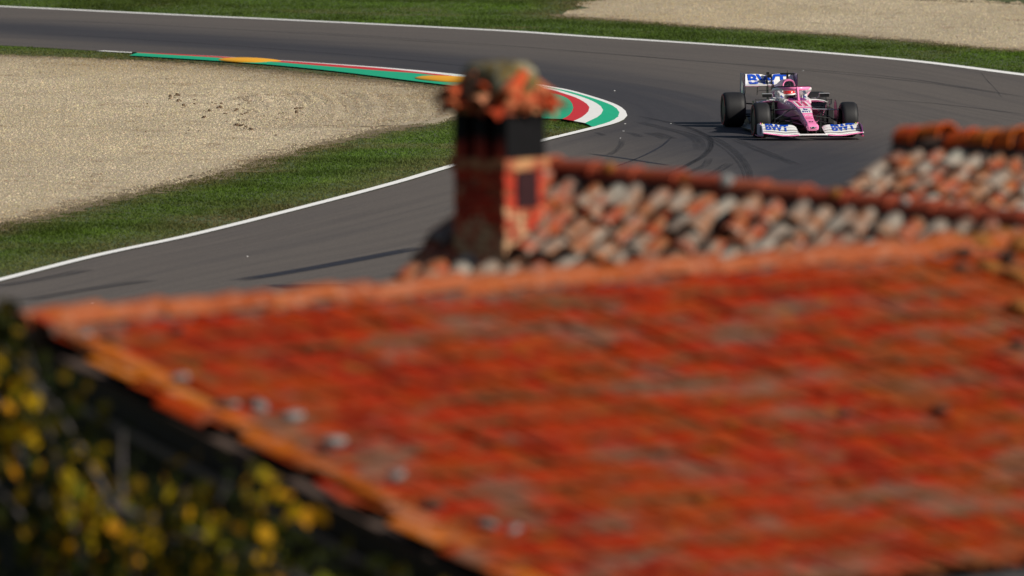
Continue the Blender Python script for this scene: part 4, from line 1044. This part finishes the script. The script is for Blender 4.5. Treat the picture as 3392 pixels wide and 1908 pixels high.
m = MB(); m.plate([(-2.0, 0, .95), (-2.6, 0, .93), (-3.6, 0, .80), (-3.7, 0, .50), (-2.6, 0, .80)], .012); m.build('shark_fin', M['purple'], eng)
tc = MB(); tc.box((-2.02, 0, 1.105), (.09, .27, .034)); tc.box((-2.02, 0, 1.05), (.07, .035, .10)); tcam = tc.build('roll_hoop_camera', M['carbon'], car)
m = MB(); m.tube([(-2.02, 0, 1.11), (-2.02, 0, 1.17)], [.007, .004], 6); m.build('antenna', M['carbon'], tcam)
m = MB(); m.tube([(-.32, 0, .615), (-.34, 0, .80)], [.006, .003], 6); m.build('antenna', M['carbon'], car)

# sidepods
for s in (-1, 1):
    m = MB()
    def spx(x, yi, yo, zb_, zt_):
        return [Vector((x, s * y, z)) for y, z in ((yi, zb_), (yo * .93, zb_), (yo, zb_ + .25 * (zt_ - zb_)), (yo, zb_ + .75 * (zt_ - zb_)), (yo * .94, zt_ - .02), (yi + .6 * (yo - yi), zt_ + .008), (yi, zt_ + .02))]
    m.rings([spx(-1.42, .26, .655, .44, .605), spx(-1.55, .26, .675, .40, .61), spx(-1.9, .24, .68, .22, .595), spx(-2.4, .2, .62, .14, .52), spx(-3.0, .15, .42, .10, .42), spx(-3.5, .1, .22, .10, .30)])
    sp = m.build('sidepod', M['pink'], car, smooth=True)
    m = MB(); m.plate([(-1.412, s * .27, .445), (-1.412, s * .645, .445), (-1.412, s * .655, .585), (-1.412, s * .27, .60)], .01); m.build('radiator_inlet', M['visor'], sp)
    m = MB(); m.tube([(-1.36, s * .26, .628), (-1.37, s * .45, .640), (-1.40, s * .60, .618), (-1.44, s * .68, .585)], [.018, .017, .015, .010], 8, sq=(1.8, .7)); m.build('sidepod_lip', M['white'], sp, smooth=True)
    m = MB(); m.tube([(-1.30, s * .27, .49), (-1.32, s * .5, .50), (-1.36, s * .68, .49)], .012, 6, sq=(2.2, .7)); m.build('crash_spar', M['carbon2'], sp, smooth=True)
    m = MB(); m.rings([[Vector((x, s * (y + o_), z)) for y, z, o_ in ((y0, .07, 0), (y0, zt_, 0), (y0, zt_, .012), (y0, .07, .012))] for x, y0, zt_ in ((-.15, .20, .30), (-.5, .232, .36), (-.9, .292, .37), (-1.4, .312, .38))]); m.build('keel_shade_panel', M['carbon'], car)  # black panel added to darken the shaded lower flank
    # mirrors
    mm = MB(); mm.rings([[Vector((x, s * (.555 + a), .742 + b_)) for a, b_ in ((-.085, -.03), (.085, -.03), (.09, .0), (.085, .034), (-.085, .034), (-.09, 0))] for x in (-1.08, -.99)])
    mr = mm.build('mirror', M['carbon'], car)
    m = MB(); m.box((-1.03, s * .555, .779), (.10, .19, .010)); m.build('mirror_top', M['alloy_and_highlight'], mr)
    m = MB(); m.tube([(-1.04, s * .46, .775), (-1.04, s * .44, .70), (-1.06, s * .30, .675)], .008, 6); m.build('mirror_stalk', M['alloy_and_highlight'], mr)
    # bargeboards and floor-edge vanes
    for k, (x0, x1, y0, y1, zl_, zh) in enumerate([(-.55, -.95, .33, .42, .06, .40), (-.72, -1.10, .42, .53, .06, .44), (-.95, -1.3, .54, .64, .06, .46), (-1.2, -1.5, .66, .72, .06, .50)]):
        m = MB(); m.plate([(x0, s * y0, zl_), (x1, s * y1, zl_), (x1, s * y1 * 1.02, zh), (x0 - .08, s * y0 * 1.03, zh - .04)], .008); m.build('bargeboard', M['carbon'], car)
    m = MB(); m.plate([(-1.28, s * .64, .07), (-1.38, s * .80, .07), (-1.39, s * .79, .47), (-1.30, s * .65, .52)], .01); m.build('bargeboard', M['carbon'], car)
    m = MB(); m.plate([(-1.46, s * .735, .08), (-1.56, s * .745, .08), (-1.58, s * .75, .62), (-1.46, s * .74, .62)], .01); m.build('floor_vane', M['carbon2'], car)
    m = MB(); m.tube([(-1.10, s * .66, .555), (-1.2, s * .72, .57), (-1.28, s * .735, .61), (-1.3, s * .735, .655)], .009, 6); m.tube([(-1.2, s * .48, .655), (-1.22, s * .74, .650)], .008, 6, sq=(2, .7)); m.build('vane_bracket', M['carbon'], car)
    # pink cape under the nose
    m = MB(); m.plate([(.35, s * .10, .26), (-.25, s * .16, .26), (-.45, s * .34, .30), (-.10, s * .30, .31)], .012); m.build('nose_cape', M['pink'], car)
    # front suspension
    m = MB()
    m.tube([(-.05, s * .16, .535), (0, s * .70, .52)], .013, 8, sq=(1.6, .8)); up_ = m
    m.build('upper_wishbone', M['alloy_and_highlight'] if s > 0 else M['carbon2'], car)  # one arm made bright metal, its sun highlight put into the colour
    m = MB(); m.tube([(-.48, s * .215, .50), (-.02, s * .70, .52)], .011, 8); m.tube([(.12, s * .13, .34), (0, s * .70, .20)], .013, 8, sq=(1.6, .8)); m.tube([(-.45, s * .2, .34), (-.01, s * .70, .20)], .012, 8); m.build('lower_wishbone', M['carbon'], car)
    m = MB(); m.tube([(-.12, s * .16, .575), (-.02, s * .68, .27)], .011, 8); m.build('pushrod', M['carbon2'], car)
    m = MB(); m.tube([(.14, s * .12, .42), (.10, s * .70, .33)], .009, 8); m.build('track_rod', M['carbon'], car)
    m = MB(); m.rings([[Vector((.22 * math.cos(q), s * .66, .335 + .22 * math.sin(q))) for q in np.linspace(0, 6.283, 21)[:-1]], [Vector((.2 * math.cos(q), s * .70, .335 + .2 * math.sin(q))) for q in np.linspace(0, 6.283, 21)[:-1]]]); bd = m.build('brake_duct', M['carbon'], car)
    m = MB(); m.plate([(.20, s * .605, .30), (-.16, s * .605, .30), (-.14, s * .60, .62), (-.02, s * .595, .715), (.12, s * .60, .66), (.2, s * .605, .48)], .01); m.build('duct_fin', M['carbon'], bd)
    # rear suspension and rear brake duct
    m = MB(); m.tube([(-3.3, s * .12, .42), (-3.62, s * .62, .46)], .014, 8); m.tube([(-3.2, s * .12, .22), (-3.66, s * .62, .20)], .014, 8); m.tube([(-3.8, s * .1, .24), (-3.66, s * .62, .24)], .013, 8); m.build('rear_wishbone', M['carbon'], car)
    m = MB(); m.plate([(-3.45, s * .585, .15), (-3.85, s * .585, .15), (-3.85, s * .585, .60), (-3.6, s * .585, .64), (-3.45, s * .585, .5)], .02); m.build('rear_brake_duct', M['carbon'], car)
# floor
m = MB(); m.rings([[Vector((x, y, z)) for x, y in ((-.85, -.3), (-1.25, -.78), (-2.6, -.80), (-3.25, -.58), (-4.1, -.52), (-4.1, .52), (-3.25, .58), (-2.6, .80), (-1.25, .78), (-.85, .3))] for z in (.045, .062)]); m.build('floor', M['carbon'], car)
m = MB(); m.rings([[Vector((x, y * .5, z)) for y, z in ((-1, .06), (1, .06), (1, z1), (-1, z1))] for x, z1 in ((-3.5, .10), (-4.2, .30))]); m.build('diffuser', M['carbon'], car)

# front wing
def wz(y):                          # height factor of the flap stack across the span
    a = abs(y)
    if a < .50: u = min(1, max(0, (a - .235) / .20)); return .45 + .55 * math.sqrt(max(0, 1 - (1 - u) ** 2))
    if a < .72: return 1.0
    return 1.0 - .16 * ((a - .72) / .26) ** 1.5
def fw_surf(y, u, lift=0.0):        # u: 0 leading edge of the lowest flap .. 1 trailing edge of the highest
    x = .98 - .44 * u - .10 * max(0, (abs(y) - .55)); g = wz(y)
    base = .102 + .030 * max(0, (abs(y) - .6) / .4) - .014 * max(0, 1 - abs(abs(y) - .5) / .2)
    return Vector((x - lift * .5, y, base + .018 + (.158 * (u ** 1.05)) * g + lift * .85))
fw = MB(); ysp = np.linspace(-.965, .975, 49)
def mainz(y):
    a = abs(y); return .088 + (.014 if a < .24 else .014 * max(0, 1 - (a - .24) / .12)) + .055 * max(0, (a - .6) / .4)
fw.rings([[Vector((x, y, mainz(y) + dz)) for x, dz in ((1.10 - .12 * max(0, abs(y) - .5), .0), (1.08 - .12 * max(0, abs(y) - .5), .012), (.92, .020), (.90, .012), (.98, -.004))] for y in ysp])
wing = fw.build('front_wing', M['white'], car, smooth=True)
for s in (-1, 1):
    m = MB(); m.rings([[Vector((x, y, mainz(y) + dz)) for x, dz in ((1.108 - .12 * max(0, abs(y) - .5), .003), (1.09 - .12 * max(0, abs(y) - .5), .016), (1.06 - .12 * max(0, abs(y) - .5), .017), (1.09 - .12 * max(0, abs(y) - .5), -.004))] for y in np.linspace(s * .28, s * .955, 16)]); m.build('wing_lip', M['pink'], wing, smooth=True)
EL = [(0.0, .165), (.245, .42), (.50, .72), (.76, 1.0)]
for s in (-1, 1):
    for u0, u1_ in EL:
        m = MB(); rg = []
        for y in np.linspace(s * .245, s * .945, 22):
            top_ = [fw_surf(y, u0 + (u1_ - u0) * k / 3) + Vector((0, 0, .007 * (1 - k / 3))) for k in range(4)]
            bot_ = [fw_surf(y, u0 + (u1_ - u0) * k / 3) - Vector((0, 0, .004)) for k in range(3, -1, -1)]
            rg.append(top_ + bot_)
        m.rings(rg); m.build('wing_flap', M['white'], wing, smooth=True)
    m = MB(); m.rings([[fw_surf(y, u) - Vector((0, 0, .022)) for u in (.02, .35, .65, .97)] for y in np.linspace(s * .26, s * .93, 22)], closed=False); m.build('slot_shade_sheet', M['carbon'], wing, smooth=True)  # black sheet added under the flaps to paint the shade in the slots
    # lettering broken by the slots between the flaps
    gaps = [(.19, .235), (.445, .485), (.73, .755)]
    def fn(a, b_, s=s):
        y = s * .635 + a; u = .66 + b_
        seg = next(((p, q) for p, q in EL if p - .02 <= u <= q + .02), (u, u + .01)); k = (u - seg[0]) / (seg[1] - seg[0])
        p = fw_surf(y, u); return (p.x + .004, p.y, p.z + .007 * (1 - k) + .005)
    vf = flat_text('BWT', .46, .66, .05, .12 if s < 0 else -.05)
    cy_ = sorted({g - .66 for gp in gaps for g in gp} | set(np.arange(-.4, .41, .1)))
    decal('lettering', vf, fn, M['blue'], wing, cuts_x=np.arange(-.24, .25, .04), cuts_y=cy_, drop=lambda c, gaps=gaps: any(a_ < c.y + .66 < b2 for a_, b2 in gaps))
    # endplates
    pts = [(1.00, s * .955, .085), (.50, s * .975, .075), (.44, s * .98, .12), (.46, s * .98, .285), (.60, s * .972, .30), (.90, s * .96, .27), (.99, s * .955, .16)]
    m = MB(); m.plate(pts, .012); ep = m.build('endplate', M['shaded_lilac'] if s < 0 else M['purple'], wing)  # first plate's shade is painted in as a darker bluish tone
    m = MB(); m.tube([(.95, s * .965, .07), (.72, s * 1.0, .07), (.48, s * 1.01, .08)], .012, 6, sq=(2.2, .6)); m.build('foot_plate', M['magenta'], ep)
    if s < 0: decal('lettering', flat_text('B', .20, .13, .04), lambda a, b_: (.70 - a, -.982 + (.70 + a - .50) * .045, .185 + b_), M['navy'], ep)
    m = MB(); m.box((.56, s * .935, .30), (.03, .018, .022)); m.build('wing_tip_marker', M['pink'], wing)
    m = MB(); m.box((.56, s * .90, .297), (.03, .018, .02)); m.build('wing_tip_marker', M['lime'], wing)
    m = MB(); m.plate([(.93, s * .075, .085), (.80, s * .075, .085), (.80, s * .085, .21), (.94, s * .085, .20)], .01); m.build('nose_pylon', M['carbon2'], wing)

# nose graphics
def on_nose(x0, sx=1.0):
    return lambda a, b_: (x0 + b_, -a * -1 if False else a, ztop(x0 + b_) + .0065)
def nose_text(name, body_, x0, w, h, mat, bold=.02, shear=0.0, lift=.0065, y0=0.0):
    # read from the front: the letters' tops point to the rear
    return decal(name, flat_text(body_, w, h, bold, shear), lambda a, b_: (x0 - b_, y0 + a, ztop(x0 - b_) + lift), mat, body, cuts_y=np.arange(-h / 2, h / 2, .03))
def nose_rect(x0, w, h, mat, lift=.0045): return decal('sticker', rect2(w, h), lambda a, b_: (x0 - b_, a, ztop(x0 - b_) + lift), mat, body, cuts_y=np.arange(-h / 2, h / 2, .025))
nose_rect(.175, .205, .27, M['white']); nose_text('lettering', 'b', .125, .085, .13, M['navy'], .06); nose_text('lettering', 'BWT', .255, .17, .07, M['navy'], .04)
nose_text('lettering', 'JCB', .42, .15, .045, M['white'], .04); nose_text('lettering', 'jnter', .52, .14, .05, M['magenta'], .02, .3); nose_text('lettering', 'interon', .60, .14, .04, M['magenta'], .02, .2)
nose_text('lettering', 'K4', .80, .085, .06, M['carbon'], .06)
nose_text('race_number', '11', -.30, .30, .46, M['white'], .14, -.15, .0045); nose_text('race_number', '11', -.30, .20, .36, M['magenta'], .07, -.15, .008)
tipd = lambda lift, k: (lambda a, b_: (1.031 + lift - abs(b_) * .15, a, .238 + b_))
m = MB()
def disc(r, asp, n=24): return (np.array([(r * math.cos(2 * math.pi * k / n), r * asp * math.sin(2 * math.pi * k / n)) for k in range(n)]), [tuple(range(n))])
for r, mt, lf_ in ((.062, M['carbon'], .012), (.048, M['alloy_and_highlight'], .016), (.026, M['visor'], .020)):
    m = MB(); m.rings([[Vector((1.00 + lf_ * 1.6 + dx - zz * .35, yy, .247 + zz)) for yy, zz in disc(r, .36)[0]] for dx in (0, .012)]); m.build('nose_ring', mt, body)

# rear wing
def rwing(x0, zc0, chord, rise, th, hw, cut=True):
    m = MB(); rg = []
    for y in np.linspace(-hw, hw, 25):
        dz = -.035 * math.exp(-(y / .10) ** 2) if cut else 0
        pr = []
        for k in range(6): u = k / 5; pr.append(Vector((x0 - chord * u, y, zc0 + dz * u + rise * u ** 1.25 + th * (1 - u) * .5)))
        for k in range(5, -1, -1): u = k / 5; pr.append(Vector((x0 - chord * u - .004, y, zc0 + dz * u + rise * u ** 1.25 - th * (1 - u * .8))))
        rg.append(pr)
    m.rings(rg); return m
RX = -4.08; HWR = .505
main = rwing(RX, .782, .27, .050, .018, HWR, False).build('rear_wing', M['white'], car, smooth=True)
m = MB(); m.box((RX - .02, 0, .766), (.03, 2 * HWR - .02, .014)); m.build('wing_underside', M['pink'], main)
flap = rwing(RX - .25, .838, .15, .140, .012, HWR).build('drs_flap', M['white'], main, smooth=True)
m = MB()
m.tube([(RX - .402, y, .983 - .035 * math.exp(-(y / .10) ** 2)) for y in np.linspace(-HWR, HWR, 25)], .007, 6); m.build('gurney_strip', M['carbon'], flap)
def fn_f(a, b_):
    y = a + .0; u = .5 + b_ / .140; dz = -.035 * math.exp(-(y / .10) ** 2)
    return (RX - .25 - .15 * u + .006, y, .838 + dz * u + .140 * max(u, 0) ** 1.25 + .006 * (1 - u) + .008)
def fn_m(a, b_):
    y = a; u = .5 + b_ / .060
    return (RX - .27 * u + .004, y, .782 + .050 * max(u, 0) ** 1.25 + .011 * (1 - u) + .006)
vt, ft = flat_text('BWT', .78, .178, .035)
cut = -.089 + .06
def split(lower):
    bm = bmesh.new(); bv = [bm.verts.new((a, b_, 0)) for a, b_ in vt]
    for q in ft:
        try: bm.faces.new([bv[i] for i in q])
        except ValueError: pass
    bmesh.ops.bisect_plane(bm, geom=bm.verts[:] + bm.edges[:] + bm.faces[:], plane_co=(0, cut, 0), plane_no=(0, 1, 0), clear_outer=lower, clear_inner=not lower)
    bm.verts.index_update(); r = (np.array([(q.co.x, q.co.y) for q in bm.verts]), [tuple(x.index for x in q.verts) for q in bm.faces]); bm.free(); return r
up = split(False); up = (up[0] * (1, 1.0) + (0, -(cut + .089) / 2), up[1]); lo_ = split(True); lo_ = (lo_[0] + (0, .089 - .03 + .004), lo_[1])
decal('lettering', (up[0], up[1]), fn_f, M['blue'], flap, cuts_x=np.arange(-.4, .41, .04), cuts_y=np.arange(-.06, .07, .03))
decal('lettering', (lo_[0], lo_[1]), fn_m, M['blue'], main, cuts_x=np.arange(-.4, .41, .08), cuts_y=np.arange(-.03, .035, .015))
for s in (-1, 1):
    m = MB(); m.plate([(RX + .12, s * .515, 1.0), (RX - .42, s * .52, 1.0), (RX - .46, s * .52, .55), (RX - .40, s * .50, .36), (RX - .05, s * .50, .33), (RX + .02, s * .51, .52), (RX + .12, s * .515, .66)], .012)
    ep = m.build('wing_endplate', M['navy'] if s < 0 else M['purple'], main)
    m = MB(); m.tube([(RX + .12, s * .515, .995), (RX + .12, s * .515, .66), (RX + .02, s * .51, .52), (RX - .05, s * .50, .34)], .008, 6); m.build('endplate_edge', M['carbon'], ep)
    if s < 0: m = MB(); m.plate([(RX - .02, s * .526, .80), (RX - .18, s * .526, .86), (RX - .30, s * .526, .74), (RX - .22, s * .526, .58), (RX - .10, s * .526, .62)], .004); m.build('endplate_roundel', M['white'], ep)
m = MB(); m.box((RX - .2, 0, .945), (.22, .05, .06)); m.box((RX - .3, 0, .985), (.06, .05, .06)); m.build('drs_actuator', M['carbon'], main)
m = MB()
for y in (-.045, .045): m.plate([(RX + .10, y, .35), (RX - .1, y, .35), (RX - .22, y, .96), (RX - .12, y, .98), (RX + .02, y, .76)], .012)
m.build('wing_pylon', M['carbon'], main)
m = MB()
for z in (.80, .715):
    m.tube([(-3.35, -.37, z - .02), (-3.34, -.33, z), (-3.33, -.18, z), (-3.32, -.10, z + .02), (-3.32, .10, z + .02), (-3.33, .18, z), (-3.34, .33, z), (-3.35, .37, z - .02)], .006, 6, sq=(2, .7))
for s in (-1, 1): m.tube([(-3.35, s * .37, .78), (-3.36, s * .375, .63)], .007, 6)
m.tube([(-3.32, -.06, .60), (-3.32, -.06, .84)], .008, 6); m.build('t_wing', M['carbon'], car)
m = MB(); m.box((-4.45, 0, .32), (.03, .10, .08)); m.build('rain_light', M['redmark'], car)

# ------------------------------------------------------------------ driver
dp = car.matrix_basis @ Vector((-1.45, 0, .2)) if False else None
rotc = Matrix.Rotation(HEAD, 4, 'Z'); drv_base = CARP + (rotc @ Vector((-1.5, 0, .18)))
sk = bpy.data.meshes.new('person')
jv = [(-.05, 0, .02), (0, 0, .18), (.02, 0, .34), (.04, -.01, .42), (.02, .17, .36), (.02, -.17, .36), (.22, .20, .24), (.22, -.20, .24), (.46, .12, .36), (.46, -.12, .36), (.10, .09, .02), (.10, -.09, .02), (.55, .10, .16), (.55, -.10, .16), (1.0, .08, .10), (1.0, -.08, .10)]
je = [(0, 1), (1, 2), (2, 3), (2, 4), (2, 5), (4, 6), (5, 7), (6, 8), (7, 9), (0, 10), (0, 11), (10, 12), (11, 13), (12, 14), (13, 15)]
jr = [.13, .13, .13, .06, .065, .065, .05, .05, .04, .04, .085, .085, .06, .06, .045, .045]
sk.from_pydata(jv, je, []); tmp = bpy.data.objects.new('tmp', sk); COL.objects.link(tmp)
md = tmp.modifiers.new('skin', 'SKIN'); md2 = tmp.modifiers.new('sub', 'SUBSURF'); md2.levels = 1
for i, r in enumerate(jr): sk.skin_vertices[0].data[i].radius = (r, r)
sk.skin_vertices[0].data[0].use_root = True
dg = bpy.context.evaluated_depsgraph_get(); dg.update()
pme = bpy.data.meshes.new_from_object(tmp.evaluated_get(dg)); pme.name = 'person'; bpy.data.objects.remove(tmp)
pme.materials.clear(); pme.materials.append(M['suit']); pme.polygons.foreach_set('use_smooth', [True] * len(pme.polygons))
person = link('person', pme); person.location = drv_base; person.rotation_euler.z = HEAD
tag(person, 'racing driver in a red and white helmet sitting in the pink car', 'person')
hrot = Matrix.Rotation(R(14), 3, 'Z') @ Matrix.Rotation(R(5), 3, 'X'); hcen = (.13, -.075, .565)
m = MB(); m.ell(hcen, (.142, .122, .138), n=24, m=16, rot=hrot); hel = m.build('helmet', M['red'], person, smooth=True, weld=True)
m = MB(); m.ell(hcen, (.1455, .1255, .1415), az=(-100, 100), el=(-40, 8), rot=hrot); m.build('helmet_band', M['white'], hel, smooth=True)
m = MB(); m.ell(hcen, (.149, .129, .145), az=(-60, 60), el=(-30, -2), rot=hrot); m.build('visor', M['visor'], hel, smooth=True)
m = MB(); m.box(Vector(hcen) + Vector((-.02, -.02, .135)), (.14, .05, .03)); m.build('helmet_spoiler', M['red'], hel)
